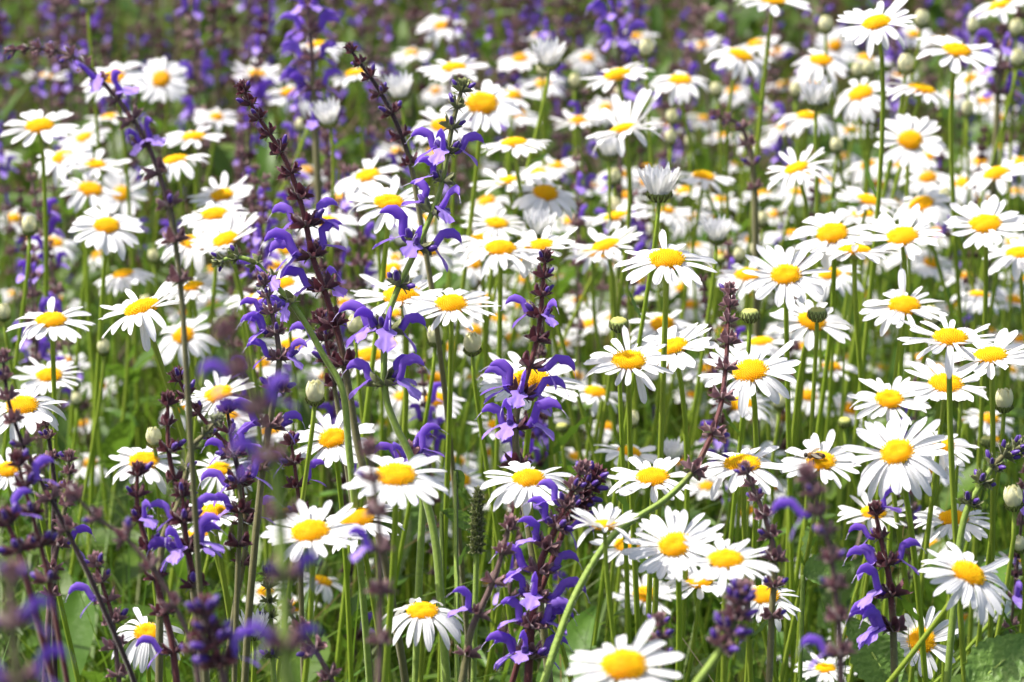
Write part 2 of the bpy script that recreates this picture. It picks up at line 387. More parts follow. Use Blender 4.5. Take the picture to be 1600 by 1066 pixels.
def sage_flower(r, n=10):
    """x outward, z toward the tip of the spike; attached at origin; mm"""
    s = r.uniform(.9, 1.12); c = r.uniform(.75, 1.1); b = MB()
    P = [(5, 0), (8, .8), (10.8, 2.8), (12.6, 6), (14.6, 9.6), (17.6, 12.4*c), (21, 13.2*c), (24.2, 11.4*c), (26.2, 8.4*c), (27, 6.4*c)]
    P = [(x*s, z*s) for x, z in P]
    ra = [1.5, 2.0, 2.6, 2.5, 2.7, 3.3, 3.2, 2.3, 1.2, .3]; rb = [1.5, 2.0, 2.3, 1.8, 1.5, 1.5, 1.4, 1.1, .7, .25]
    sweep(b, P, ra, rb, n, 0, 1)
    b.tube([(P[-2][0]-.2, 0, P[-2][1]), (P[-1][0]+1.2, .2, P[-1][1]-2), (P[-1][0]+2.6, .4, P[-1][1]-5.2)], [.28, .22, .15], 5, 1)
    b.tube([(P[-2][0]+2.6, .4, P[-1][1]-5.2), (P[-1][0]+3.6, .9, P[-1][1]-6)], [.15, .1], 4, 1)
    hood = b.mesh('sage_hood', ['sage', 'style'])
    l = MB(); dz = r.uniform(-4.5, -1.5); nz = r.uniform(0, 6)
    def fn(u, v):
        v = v*2-1; wd = 2.2+4.6*math.exp(-((u-.38)/.17)**2)+4.6*math.exp(-((u-.86)/.18)**2)
        if u > .96: wd *= .6
        x = 9*s+11.5*u - 1.2*(abs(v)**2)*math.exp(-((u-.42)/.2)**2)
        z = 1.2-1.6*u-8.5*u*u+.9*math.sin(v*7+nz)*u*u + dz*u + (1.3 if u < .6 else 1.9)*(v*v)*(1 if u < .6 else .9) + .25*math.sin(v*9)*u
        return x, wd*v, z
    l.grid(fn, 9, 8, 0)
    return hood, l.mesh('sage_lip', ['sagel'])
FLW = [sage_flower(rnd) for _ in range(6)]
def bud_mb(r, n=8):
    b = MB(); L = r.uniform(4.5, 7); sweep(b, [(6, 0), (7.5, .3), (9.5, .8), (6.5+L, 1.1), (7.5+L, .8)], [1.1, 1.7, 2.0, 1.3, .2], [1, 1.6, 1.8, 1.1, .2], n, 1); return b
CAL = [calyx_mb(rnd, o) for o in (1, 1.15, .9, 1.05, .8)]
def leafy(b, m, L, wd, mi):
    def fn(u, v):
        v = v*2-1; return (L*u, wd*v*math.sin(math.pi*min(.97, u*.8+.18)), -.35*L*u*u+.25*wd*v*v)
    b.grid(fn, 4, 2, mi, m)

def whorl_mb(r, T, A, B, size, azs, bud_p, spread=1.0, up=.5):
    """calyces round a node; T tangent toward tip, A right, B away; azs = degrees"""
    b = MB()
    for az in azs:
        a = R_(az); out = A*math.cos(a)+B*math.sin(a); d = (out*spread + T*(up+r.uniform(-.18, .18))).normalized()
        up_ = (T - d*T.dot(d)).normalized(); sd_ = up_.cross(d)
        m = Matrix((d, sd_, up_)).transposed().to_4x4() @ Matrix.Scale(size*.001*r.uniform(.85, 1.12), 4)
        b.merge(r.choice(CAL), m)
        if r.random() < bud_p: b.merge(bud_mb(r), m)
    for sgn in (-1, 1):
        out = (A*sgn + B*r.uniform(-.6, .6) - T*.1).normalized(); up_ = (T-out*T.dot(out)).normalized()
        m = Matrix((out, up_.cross(out), up_)).transposed().to_4x4() @ Matrix.Scale(size*.001, 4)
        leafy(b, m, 6, 2.6, 2)
    return b

STEMC = dict(maroon=(.125, .034, .034, 1), green=(.25, .36, .06, 1), mauve=(.14, .085, .075, 1), dark=(.045, .022, .024, 1), olive=(.16, .15, .06, 1))
def sage(path, D, whorls, flowers=(), top='maroon', bot='green', split=.55, cal='calyx', rad=(.0008, .0024), s=(5.5, 9), wend=1.0,
         gap=(.006, .03), fs=1.0, label='', short=None, budp=.25, seed=0, ncal=(3, 5), D2=None, base=None, leaves=0, cat='sage', name='sage_spike', lowp=0):
    r = random.Random(seed+len(path)*7+int(path[0][0])); D2 = D2 or D; k = len(path)
    W = [at(x, y, D+(D2-D)*i/max(1, k-1)) for i, (x, y) in enumerate(path)]
    last = W[-1]; dirn = (W[-1]-W[-2]).normalized()
    nb = Vector((last.x+dirn.x*last.z*.35, last.y+dirn.y*last.z*.2+.02, -.01)) if base is None else Vector((last.x+base[0], last.y+base[1], -.01))
    vis = smoothpath(W, 6); nv = len(vis)
    tail = bez(last, last+dirn*min(.12, last.z*.3), Vector((nb.x, nb.y, last.z*.35)), nb, 8)[1:]
    rootp = Vector((nb.x, nb.y, 0)); root = empty(name, rootp)
    allp = [p-rootp for p in vis+tail]
    # arc length
    al = [0]
    for i in range(1, nv): al.append(al[-1]+(vis[i]-vis[i-1]).length)
    tot = al[-1]
    cols = []; rr = []
    for i in range(len(allp)):
        q = i/nv; f = min(1, max(0, (q-split)/.12+.5)); f = f*f*(3-2*f); c1, c2 = STEMC[top], STEMC[bot]
        cols.append(tuple(c1[j]*(1-f)+c2[j]*f for j in range(4))); t = min(1, q); rr.append(rad[0]+(rad[1]-rad[0])*t**.7)
    b = MB(); b.tube(allp, rr, 8, 0, cols)
    # fine hairs along the visible part
    if D > 1.55 and D < 2.3:
        for i in range(int(tot*2600)):
            q = r.uniform(.0, .999)*(nv-1); j = int(q); p = allp[j].lerp(allp[j+1], q-j); t = (allp[j+1]-allp[j]).normalized(); a = r.uniform(0, 6.28)
            o = t.orthogonal().normalized(); o = Matrix.Rotation(a, 3, t) @ o; R0 = rr[j]; h = r.uniform(.0006, .0014); sd_ = t*.00011
            b.add([p+o*R0*.9-sd_, p+o*R0*.9+sd_, p+o*(R0+h)], [(0, 1, 2)], 0, [(.42, .42, .3, 1)]*3)
    link('stem', b.mesh('sage_stem', ['sstem']), root)
    # nodes
    nodes = []; a = .002; i = 0
    while a < tot*wend and i < whorls:
        nodes.append(a); a += gap[0]+(gap[1]-gap[0])*min(1, a/(tot*wend+1e-6))**.8; i += 1
    def sample(a):
        for i in range(1, nv):
            if al[i] >= a: f = (a-al[i-1])/max(1e-9, al[i]-al[i-1]); return vis[i-1].lerp(vis[i], f), (vis[i-1]-vis[i]).normalized(), i
        return vis[-1], (vis[-2]-vis[-1]).normalized(), nv-1
    fl = {}
    for (fx, fy, az) in flowers:      # snap to the closest node
        best = min(range(len(nodes)), key=lambda j: (pix(sample(nodes[j])[0])[0]-fx)**2+(pix(sample(nodes[j])[0])[1]-fy)**2)
        fl.setdefault(best, []).append(az)
    matc = {'calyx': 'calyx', 'calyxg': 'calyxg', 'calyxm': 'calyxm'}[cal]
    for j, a in enumerate(nodes):
        p, T, i = sample(a); q = a/max(tot*wend, 1e-6); size = (s[0]+(s[1]-s[0])*min(1, q*1.8))/9*1.03
        A = (RT - T*RT.dot(T)).normalized(); B = T.cross(A)*-1
        if B.dot(FW) < 0: B = -B
        nca = r.randint(*ncal); a0 = r.uniform(0, 360); azs = [a0+360*z/nca+r.uniform(-14, 14) for z in range(nca)]
        azs += [z for z in fl.get(j, [])]
        wb = whorl_mb(r, T, A, B, size, azs, budp if q < .75 else budp*.6, 1.0, .75 if q < .25 else .42)
        wo = link('whorl', wb.mesh('calyx_whorl', [matc, 'saged', 'calyxg']), root, Matrix.Translation(p-rootp))
        fz = list(fl.get(j, []))
        for az in azs:
            if lowp and r.random() < lowp and q > .15: fz.append(az)
        for az in fz:
            aa = R_(az); out = A*math.cos(aa)+B*math.sin(aa); d = (out+T*(.18+r.uniform(-.15, .25))).normalized(); up_ = (T-d*T.dot(d)).normalized()
            m = Matrix((d, up_.cross(d), up_)).transposed().to_4x4(); m = m @ Matrix.Scale(fs*.001*r.uniform(.72, .90)*min(1.0, max(.8, size)), 4)
            m.translation = p-rootp; hood, lip = r.choice(FLW)
            fo = link('flower', hood, root, m); link('lower_lip', lip, fo)
    # top bud
    p, T, i = sample(0); tb = MB(); m = frame(Vector((0, 0, 0)), T, RT)
    for z in range(5):
        d = (T + (RT*math.cos(z*1.26)+FW*math.sin(z*1.26))*.45).normalized(); u_ = d.orthogonal().normalized()
        tb.merge(r.choice(CAL), Matrix((d, u_.cross(d), u_)).transposed().to_4x4() @ Matrix.Scale(.00055*s[0]/5.5, 4))
    link('tip_bud', tb.mesh('tip_bud', [matc]), root, Matrix.Translation(p-rootp))
    for z in range(leaves):
        i = r.randint(nv//2, len(allp)-2); b = MB(); a = r.uniform(0, 6.28)
        sage_leaf(b, allp[i], Vector((math.cos(a), math.sin(a), .35)), r.uniform(.03, .05), r); link('leaf', b.mesh('sage_leaf', ['sleaf']), root)
    x, y = path[len(path)//3]
    THINGS.append([root, 'sage', x, y, D, dict(), label, short])
    return root
def sage_leaf(b, p, dr, L, r, wd=None, up=None, nu=26, nv=12):
    """crinkled ovate leaf with a scalloped edge"""
    wd = wd or L*.30; z = Vector(up) if up else Vector((0, 0, 1)); x = Vector(dr).normalized(); z = (z-x*z.dot(x)).normalized(); y = z.cross(x)
    m = Matrix((x, y, z)).transposed().to_4x4(); m.translation = p; ph = r.uniform(0, 9)
    def fn(u, v):
        v = v*2-1; e = math.sin(math.pi*(u**.75)*.97+.04)
        sc = 1+(.05 if abs(v) > .95 else 0)*math.sin(u*62)
        w_ = wd*e*sc
        vein = abs(math.sin((u*7-abs(v)*1.7)*math.pi)); wr = .010*L*(vein**.4)*(1-.3*abs(v))+.030*L*abs(noise.noise(Vector((u*13+ph, v*7, ph))))+.014*L*noise.noise(Vector((u*34, v*17, ph)))
        return (L*u, w_*v, wr + .22*wd*abs(v)**1.2 - .28*L*u*u)
    b.grid(fn, nu, nv, 0, m)

# ================================================================== SETTING
gb = MB(); gb.grid(lambda u, v: ((u-.5)*240, (v-.5)*240+60, 0), 12, 12)
g = link('ground', gb.mesh('ground', ['soil'])); g['kind'] = 'structure'
g.location.z = -.004

def grass_field(seed=3):
    rs = np.random.RandomState(seed); n = 74000; ymin, ymax = 1.15, 7.2
    Y = ymin+(ymax-ymin)*rs.rand(n)**1.15; X = (rs.rand(n)*2-1)*(.17*Y+.60)
    clump = np.sin(X*9.1+Y*3.3)*np.sin(Y*7.7-X*5.1)*.5+.5
    keep = rs.rand(n) < .55+.45*clump; X, Y, clump = X[keep], Y[keep], clump[keep]; n = len(X)
    tall = rs.rand(n) < .11
    H = np.where(tall, .30+.20*rs.rand(n), .10+.22*rs.rand(n)); H *= .8+.35*clump
    Wd = (.0011+.0017*rs.rand(n)**2)*np.where(tall, .75, 1.25); Wd *= np.where(rs.rand(n) < .12, 1.9, 1)
    a = rs.rand(n)*2*np.pi; lean = H*(.15+.95*rs.rand(n)**1.4); face = a+rs.randn(n)*.5+np.pi/2
    segs = 4; V = np.zeros((n, segs*2+1, 3))
    for i in range(segs+1):
        t = i/segs; cx = X+np.cos(a)*lean*t**2; cy = Y+np.sin(a)*lean*t**2; cz = H*(t-.12*t*t*(lean/H))
        w = Wd*(1-t**2.2)*(1 if i else .8)
        if i < segs:
            V[:, 2*i] = np.stack([cx-np.cos(face)*w, cy-np.sin(face)*w, cz], 1); V[:, 2*i+1] = np.stack([cx+np.cos(face)*w, cy+np.sin(face)*w, cz], 1)
        else: V[:, 2*i] = np.stack([cx, cy, cz], 1)
    base = (np.arange(n)*(segs*2+1))[:, None]
    quads = np.concatenate([base+np.array([[2*i, 2*i+1, 2*i+3, 2*i+2]]) for i in range(segs-1)], 0)
    tris = base+np.array([[2*segs-2, 2*segs-1, 2*segs]])
    me = bpy.data.meshes.new('grass'); nvt = V.reshape(-1, 3)
    me.vertices.add(len(nvt)); me.vertices.foreach_set('co', nvt.ravel())
    nl = quads.size+tris.size; me.loops.add(nl); me.loops.foreach_set('vertex_index', np.concatenate([quads.ravel(), tris.ravel()]).astype(np.int32))
    npoly = len(quads)+len(tris); me.polygons.add(npoly)
    st = np.concatenate([np.arange(len(quads))*4, len(quads)*4+np.arange(len(tris))*3]).astype(np.int32)
    me.polygons.foreach_set('loop_start', st); me.update(calc_edges=True)
    me.polygons.foreach_set('use_smooth', [True]*npoly)
    hue = rs.rand(n); far = np.clip((Y-2.75-.35*X)/.8, 0, 1); dry = (rs.rand(n) < .09+.75*far)
    c = np.stack([.75+.75*hue, .8+.5*rs.rand(n), .7+.5*rs.rand(n)], 1)
    dc = np.stack([1.4+1.3*rs.rand(n), .50+.45*rs.rand(n), 2.0+3.4*rs.rand(n)], 1); c = np.where(dry[:, None], dc, c)
    cc = np.ones((n, segs*2+1, 4)); cc[:, :, :3] = c[:, None, :]
    ca = me.color_attributes.new('Col', 'FLOAT_COLOR', 'POINT'); ca.data.foreach_set('color', cc.astype(np.float32).ravel())
    me.materials.append(M['grass']); me.validate()
    o = link('grass', me); o['kind'] = 'stuff'; o['label'] = 'dense green grass and fine blades filling the meadow floor'; o['category'] = 'grass'
grass_field()
def herb_cover():
    r = random.Random(11); b = MB()
    for i in range(7200):
        Y = 1.2+4.2*r.random()**1.1; X = r.uniform(-1, 1)*(.17*Y+.50)
        z0 = r.uniform(.01, .30); a = r.uniform(0, 6.28); L = r.uniform(.03, .095); el = r.uniform(.1, 1.3)
        v = r.uniform(.7, 1.35); b.cc = (v*r.uniform(.85, 1.2), v, v*.9, 1)
        d = Vector((math.cos(a)*math.cos(el), math.sin(a)*math.cos(el), math.sin(el)))
        x = d; z = Vector((0, 0, 1)); z = (z-x*z.dot(x)).normalized(); y = z.cross(x); m = Matrix((x, y, z)).transposed().to_4x4(); m.translation = (X, Y, z0)
        wd = L*r.uniform(.10, .26)
        b.grid(lambda u, v_: (L*u, wd*(v_*2-1)*math.sin(math.pi*min(.98, u*.85+.12))*(1+.12*math.sin(u*40)), .25*wd*abs(v_*2-1)-.3*L*u*u+.01*L*math.sin(u*30)), 7, 4, 0, m)
    o = link('ground_cover', b.mesh('ground_cover', ['leaf'])); o['kind'] = 'stuff'; o['label'] = 'low broad green leaves growing between the flower stems'; o['category'] = 'ground cover'
herb_cover()

# ================================================================== DAISIES  x, y, width, facing, roll, style
A = dict
# --- sharp and near ones, petals one by one
HERO = [
 (485,833,150,33,4,'f',A(k=.97,label='sharp daisy overlapping another daisy, left of the blurred vertical brown stem',short='overlapping daisy pair')),
 (560,812,140,32,10,'d',A(k=1.05)),
 (618,745,166,33,0,'d',A(label='large daisy with long spread petals under the thick bent green sage stem',short='large long-petalled daisy')),
 (520,686,126,45,8,'f',A(label='round sharp daisy with narrow petals, violet flower blurred over its left side',short='round narrow-petalled daisy')),
 (826,750,140,32,0,'d',A(label='sharp daisy with its disc level, just left of the maroon seed cluster',short='daisy by the maroon cluster')),
 (983,565,140,34,0,'f',A(extra=[(-58,.95)],label='sharp daisy with one long petal hanging down to the right of its stem',short='daisy with one hanging petal')),
 (1020,747,138,30,0,'f',A(label='flat daisy whose right petals pass behind the long arching sage stem')),
 (1173,582,142,38,12,'m',A(label='daisy behind the dark purple spike, its right petals swept upward',short='daisy behind the dark spike')),
 (1160,727,142,28,3,'d',A(label='white daisy with broad drooping front petals, right of the arching sage stem')),
 (1228,431,132,42,4,'m',A(label='tall daisy with upswept petals and thin twisted ones on its right',short='tall upswept daisy')),
 (1402,708,152,46,20,'m',A(label='large lopsided daisy tipped left with long petals fanned upward',short='large lopsided daisy',base=(.05,.02))),
 (1485,530,150,25,0,'f',A(label='wide flat daisy on a straight thick stem near the right edge',short='wide flat daisy at right')),
 (1042,407,150,30,0,'d',A(label='wide daisy with drooping petals high in the centre right',short='wide drooping daisy')),
 (1390,625,124,40,0,'f',A()), 
 (1283,722,120,40,0,'f',A(label='daisy with a bee sitting on its yellow disc',short='daisy with the bee')),
 (1055,853,150,45,10,'f',A(label='daisy with a tall upright fan of petals, bottom centre right',short='tall-fanned daisy')),
 (1134,876,150,30,0,'f',A(k=.96,label='daisy with widely spaced petals in front of the tall-fanned one')),
 (1093,910,112,25,0,'f',A(k=1.03)),
 (980,853,112,33,0,'f',A(k=1.04,label='daisy with a torn lumpy disc below the half-raised white one')),
 (1008,930,105,38,0,'f',A(k=1.1,label='small neat daisy crossed by two green stems near the bottom')),
 (975,1042,182,40,0,'f',A(label='largest daisy, cut by the bottom edge of the photo',short='largest bottom daisy')),
 (1513,898,150,38,-25,'d',A(label='daisy tipped right with dense petals, near the bottom right',short='right-tipped daisy',base=(-.28,.0))),
 (230,990,118,46,-5,'D',A(label='daisy with long hanging petals in the bottom left corner',short='bottom left daisy')),
 (660,957,134,31,0,'D',A(label='lone daisy with petals swept down to the right, bottom centre',short='lone bottom daisy')),
 (332,803,132,24,8,'f',A(label='small flat daisy just above the violet flowers, lower left',short='flat lower left daisy')),
 (35,636,132,36,0,'d',A(label='domed daisy cut by the left edge',short='daisy at the left edge')),
 (77,588,106,30,0,'f',A()), (80,502,126,27,0,'d',A(label='daisy with evenly drooping petals near the left edge, halfway up',short='drooping left daisy')),
 (12,735,108,36,0,'f',A()), (225,722,116,35,0,'d',A(label='daisy under the half-open cream bud at lower left',short='daisy under the cream bud')),
 (342,617,112,33,12,'f',A()), (342,735,106,36,0,'d',A()),
 (222,483,146,18,18,'m',A(extra=[(-95,1.1)],label='daisy seen edge-on, tipped left, one petal hanging from it',short='edge-on tipped daisy')),
 (608,318,136,28,-4,'f',A(label='flat daisy with a violet sage flower hanging over its disc',short='daisy under the violet hood')),
 (628,463,150,27,8,'f',A(k=1.08,label='daisy directly behind the thick green sage stem')),
 (705,477,136,30,0,'f',A(label='rounded daisy just right of the thick green sage stem',short='daisy right of the thick stem')),
 (782,390,124,24,0,'d',A(label='wide daisy on a straight stem, its left petals drooping, upper centre',short='upper centre daisy')),
 (843,387,130,20,10,'f',A(k=1.03)),
 (830,597,158,30,0,'f',A(k=1.13,label='white daisy partly hidden behind the violet flowers of the centre spike')),
 (577,557,110,27,0,'f',A(k=1.06)), (458,540,104,26,0,'f',A(k=1.06)),
 (1413,479,132,30,0,'f',A(extra=[(92,-.75)],k=1.02,label='softly blurred daisy with a petal standing up behind its disc',short='soft daisy with upright petal')),
 (1193,932,120,35,0,'d',A()), (1235,1020,76,32,0,'f',A(k=1.1)), (1290,1046,92,24,0,'f',A()),
 (1365,803,108,30,0,'f',A()), (1490,812,118,30,0,'d',A(k=1.03)),
 (945,822,104,14,0,'R',A(k=.82,label='daisy seen from the side with raised creamy petals hiding its disc',short='side-on creamy daisy')),
 (1370,37,120,24,16,'m',A(k=.9,label='tall daisy on a long straight stem at the upper right, back petals raised',short='tall upper right daisy',base=(-.02,.02))),
 (1335,393,128,9,0,'f',A(label='broad daisy seen exactly edge-on atop a dark green stem')),
 (975,203,116,10,14,'U',A(label='ragged side-on daisy with raised petals and one curling down',short='ragged side-on daisy')),
 (1245,264,108,20,22,'m',A(k=.97,label='daisy tilted left with raised petals at its right, upper right',short='tilted daisy upper right')),
 (1440,1002,118,66,0,'f',A(k=1.04,label='shaded cream daisy facing the viewer behind crossing green stems',short='shaded facing daisy')),
 (1588,880,96,6,-8,'f',A(base=(-.30,-.05),label='half daisy seen from the side at the lower right edge')),
]
for (x, y, W, f, ro, st, kw) in HERO: daisy(x, y, W, f, ro, st, True, **kw)
# --- softer and farther ones
SOFT = """252 124 84 66 0 f;178 122 98 34 14 d;72 122 68 10 8 f;62 198 112 36 0 f;172 184 78 18 0 f;131 215 78 22 10 f;98 247 96 28 10 d;148 258 96 22 0 f;
-4 246 70 16 0 f;302 215 96 16 0 f;338 184 72 16 0 f;274 252 102 24 0 D;402 116 74 22 0 f;450 146 74 24 8 d;497 72 88 25 0 d;555 116 86 14 0 f;643 84 64 16 10 d;
709 107 102 20 0 f;753 163 124 34 0 d;692 197 98 30 0 d;802 150 80 22 0 f;808 178 76 20 0 d;803 225 112 20 0 f;792 284 104 22 10 f;843 58 62 10 0 d;965 118 104 20 8 f;
903 191 84 17 0 f;1063 126 94 20 6 D;1157 88 98 27 0 D;1181 69 72 22 20 d;1208 2 114 10 0 f;1305 72 64 60 0 f;1283 95 94 24 0 D;1352 93 76 12 10 f;1428 54 64 26 0 f;
1495 80 124 25 0 f;1466 64 74 16 0 f;1516 124 68 20 15 f;1440 141 108 25 0 d;1345 147 98 28 22 D;1262 183 88 15 0 D;1422 220 106 56 -6 f;1318 245 58 25 0 D;1356 258 74 25 0 D;
1562 10 98 20 16 f;1557 273 104 24 0 f;1213 82 60 18 0 d;190 303 80 68 -8 f;141 297 96 34 -10 d;167 354 112 38 0 d;152 400 60 28 30 d;193 430 88 24 0 D;84 438 54 28 0 f;
347 306 98 24 0 f;336 336 108 25 0 f;352 376 112 28 30 m;302 380 102 27 0 D;300 449 98 22 12 f;287 525 98 38 0 D;402 470 92 20 0 f;429 418 76 30 0 d;441 445 104 28 10 d;
575 276 108 25 0 d;533 311 78 28 0 d;512 348 98 28 0 d;852 303 106 28 0 D;776 350 104 22 0 f;755 375 104 26 0 d;667 392 90 28 0 d;611 424 94 30 20 d;947 385 112 22 12 f;
929 399 96 16 0 d;962 340 96 16 0 f;925 291 62 20 0 d;1014 284 78 20 0 f;1100 277 92 15 0 d;1127 313 72 20 0 d;977 307 74 18 0 d;1065 450 64 34 0 f;920 507 74 30 0 m;
1035 508 102 30 0 D;1192 303 66 18 0 d;1300 366 126 24 6 f;1236 365 74 14 8 f;1357 314 98 22 0 f;1348 336 92 20 0 d;1440 320 100 24 15 D;1398 317 60 25 0 d;1410 371 128 22 12 f;
1540 351 126 30 0 f;1450 279 84 33 0 D;1290 283 70 18 0 f;1293 313 50 26 0 d;1455 411 76 25 0 f;1592 397 112 26 0 d;1585 379 84 24 0 f;1168 431 102 24 0 d;1268 503 122 36 0 f;
1297 430 100 28 0 D;1350 462 60 28 0 d;1530 462 86 18 0 D;1548 557 138 25 0 f;1478 601 130 32 0 f;1189 536 98 27 0 d;1545 655 84 24 -14 d;
104 566 70 22 0 f;131 663 60 30 0 f;361 651 80 24 0 d;425 672 84 30 6 f;680 625 92 32 0 f;600 660 60 26 0 f;718 750 88 40 0 f;715 722 72 28 0 d;779 665 86 28 0 f;770 706 66 24 0 f;
1052 543 132 30 10 f;983 708 102 14 0 f;931 614 94 26 0 d;948 668 70 28 0 D;900 715 70 28 0 d;1180 710 90 18 0 f;1158 632 94 30 0 d;1105 577 84 28 0 d;1598 530 72 24 0 f;1465 577 70 24 0 d;
1258 541 70 30 0 f;1299 574 84 24 0 f;1263 619 80 36 0 d;1469 697 116 38 0 f;1462 734 84 24 0 d;1208 762 70 30 0 d;1328 991 74 28 28 f;1458 852 74 28 0 f;1512 968 66 34 0 D;
1548 938 80 28 0 D;1265 890 54 40 0 f;310 835 96 22 0 D;415 925 76 30 0 d;602 876 66 30 0 d;1592 1010 84 30 0 f;1560 232 60 16 0 d;1100 186 56 14 0 D;1190 172 60 24 0 f;1150 258 60 14 0 d;
1225 200 70 12 0 d;1130 213 60 18 0 d;1068 240 52 14 0 D;1012 262 58 14 0 D;870 262 76 16 0 f;840 270 84 16 0 d;1490 480 64 30 0 D;1210 336 62 26 0 d;1405 118 60 16 0 d;1330 205 64 18 0 f;
620 405 72 24 0 d;1245 300 70 18 0 d;1488 150 56 16 0 d;1590 300 64 18 0 f;1330 430 70 26 0 d;1070 300 76 16 0 f;1040 330 80 18 0 d;890 345 64 20 0 f;1120 345 74 20 0 d;1085 385 62 24 0 d;
1000 440 66 24 0 d;1175 375 70 20 0 f;1262 270 60 18 0 d;1480 312 66 18 0 f;870 430 60 24 0 d;1130 520 76 28 0 d;880 540 66 26 0 f;960 620 60 28 0 D;1085 620 66 28 0 d;1330 560 66 28 0 d;
1225 655 60 30 0 d;1585 470 74 20 0 f;1440 560 66 24 0 f;740 590 60 28 0 d;905 470 64 24 0 f;50 410 40 18 0 D;20 460 50 22 0 d;235 560 46 30 0 f;510 590 72 26 0 f;900 640 60 26 0 d"""
for row in SOFT.replace('\n', '').split(';'):
    x, y, W, f, ro, st = row.split(); daisy(float(x), float(y), float(W), float(f), float(ro), st)

rf = random.Random(5); done = [(t[2], t[3]) for t in THINGS]; nf = 0
while nf < 46:
    x, y = rf.uniform(720, 1600), rf.uniform(240, 660)
    if y > 560 and rf.random() < .5: continue
    if min((x-a)**2+((y-b)*1.4)**2 for a, b in done) < 38**2: continue
    done.append((x, y)); nf += 1; daisy(round(x), round(y), rf.uniform(58, 84), rf.uniform(18, 34), rf.uniform(-12, 14), rf.choice('ffdD'), k=1.04)

for (cnt, x0, x1, y0, y1, w0, w1, md) in [(14, 100, 1600, 570, 770, 60, 82, 46), (9, 1040, 1600, 60, 235, 58, 76, 40), (22, 0, 850, 190, 560, 56, 84, 36), (9, 420, 1250, 600, 960, 66, 90, 52), (8, 640, 1000, 30, 240, 56, 76, 50)]:
    q = 0; tries = 0
    while q < cnt and tries < 4000:
        tries += 1; x, y = rf.uniform(x0, x1), rf.uniform(y0, y1)
        if min((x-a)**2+((y-b)*1.4)**2 for a, b in done) < md**2: continue
        done.append((x, y)); q += 1; daisy(round(x), round(y), rf.uniform(w0, w1), rf.uniform(16, 36), rf.uniform(-14, 16), rf.choice('ffdD'), k=1.03)

# ================================================================== BUDS
bud(967,507,31,'closed',0,.96,'round dark-striped closed bud standing alone, centre right','lone striped bud')
bud(1172,493,31,'closed',0,.98,'closed striped bud left of the stem of the tall upswept daisy')
bud(1277,491,31,'closed',0,1,'closed striped bud standing in front of a daisy disc',)
bud(1501,616,28,'closed',0,1,'closed green bud just right of the thick straight daisy stem')
bud(492,622,36,'tip',-4,.97,'half-open cream bud pointing up above the narrow-petalled daisy','pointed cream bud')
bud(241,690,30,'tip',5,1,'half-open cream bud overlapping a daisy at lower left'); bud(1052,713,36,'open',0,1,'half-open white bud above the flat daisy by the arching sage stem')
bud(1569,634,34,'tip',0,1,'cream bud with ragged tips near the right edge'); bud(1584,787,36,'tip',8,.98,'pale half-open bud at the right edge above the edge-on half daisy')
for row in """738 545 34 tip 0;1210 921 27 closed 0;1412 748 24 closed -8;120 628 20 tip 0;162 548 24 tip 0;6 494 26 tip 0;46 360 28 tip 0;1125 405 20 closed 0;1110 423 18 closed -10;
1155 404 22 tip 0;1181 396 22 tip 0;878 668 20 closed 0;988 661 25 tip 0;1594 856 26 tip 20;1218 633 24 tip 0;680 533 30 tip 0;555 515 30 tip 0;1182 954 34 open 22;397 988 44 open 0;
843 360 46 open -5;628 378 34 open 0;1120 371 42 open 0;1030 300 58 open 0;952 240 40 open 0;1275 160 46 open 0;858 97 48 open 0;625 148 44 open 8;484 184 34 open -10;514 188 42 open 12;
960 326 24 tip 0;1290 45 26 tip 0;1440 36 27 tip 0;1415 107 30 tip 0;1010 82 27 tip 0;1050 188 22 tip 0;1048 220 22 tip 0;898 131 21 tip 0;848 113 22 tip 0;137 4 30 tip 0;1307 233 23 tip 0;
1512 176 23 tip 0;1588 50 26 tip 0;1590 97 26 tip 0;1243 146 22 tip 0;1120 145 22 tip 10;1145 166 26 open 0;1358 112 24 tip 0;1480 312 24 tip 20;1455 501 32 tip 0;228 478 22 tip 0;240 405 20 tip 0;
1543 690 24 closed 0;1000 470 22 closed 0;968 152 22 tip 0;1340 115 22 tip 0;1165 222 20 tip 0;1192 348 22 tip 0;470 200 20 tip 0;1320 660 22 closed 0;1078 225 20 tip 0;1520 46 22 tip 0;960 282 24 tip 0""".replace('\n', '').split(';'):
    x, y, W, k, t = row.split(); bud(float(x), float(y), float(W), k, float(t))

# ================================================================== SAGE SPIKES NEAR THE CAMERA
sage([(722,138),(706,200),(690,290),(668,350),(645,402),(622,450),(605,500),(600,560),(603,620),(618,665),(640,710),(668,790),(682,860),(690,960)], 1.90, 11,
  [(690,245,175),(690,245,250),(688,255,10),(690,268,200),(665,345,165),(665,350,-60),(645,402,185),(645,400,15),(645,402,260),(608,485,170),(608,485,10),(608,485,275),(608,490,215),(602,570,165),(602,570,20),(602,570,330)],
  top='olive', bot='green', split=.12, cal='calyxg', rad=(.0010,.0021), s=(6,9), wend=.58, gap=(.009,.034), budp=.6, label='tall violet sage on a thick hairy green stem that bends at the centre',
  short='thick green-stemmed sage', seed=1, base=(.02,.05), fs=1.14)
sage([(640,712),(652,740),(660,780),(655,900)], 1.97, 1, [(640,712,170),(640,712,12),(640,712,30),(640,712,250)], top='green', bot='green', cal='calyxm', rad=(.0014,.002), s=(8,9), budp=.3,
  label='short sage whorl with violet flowers either side, right of the large long-petalled daisy', seed=2)
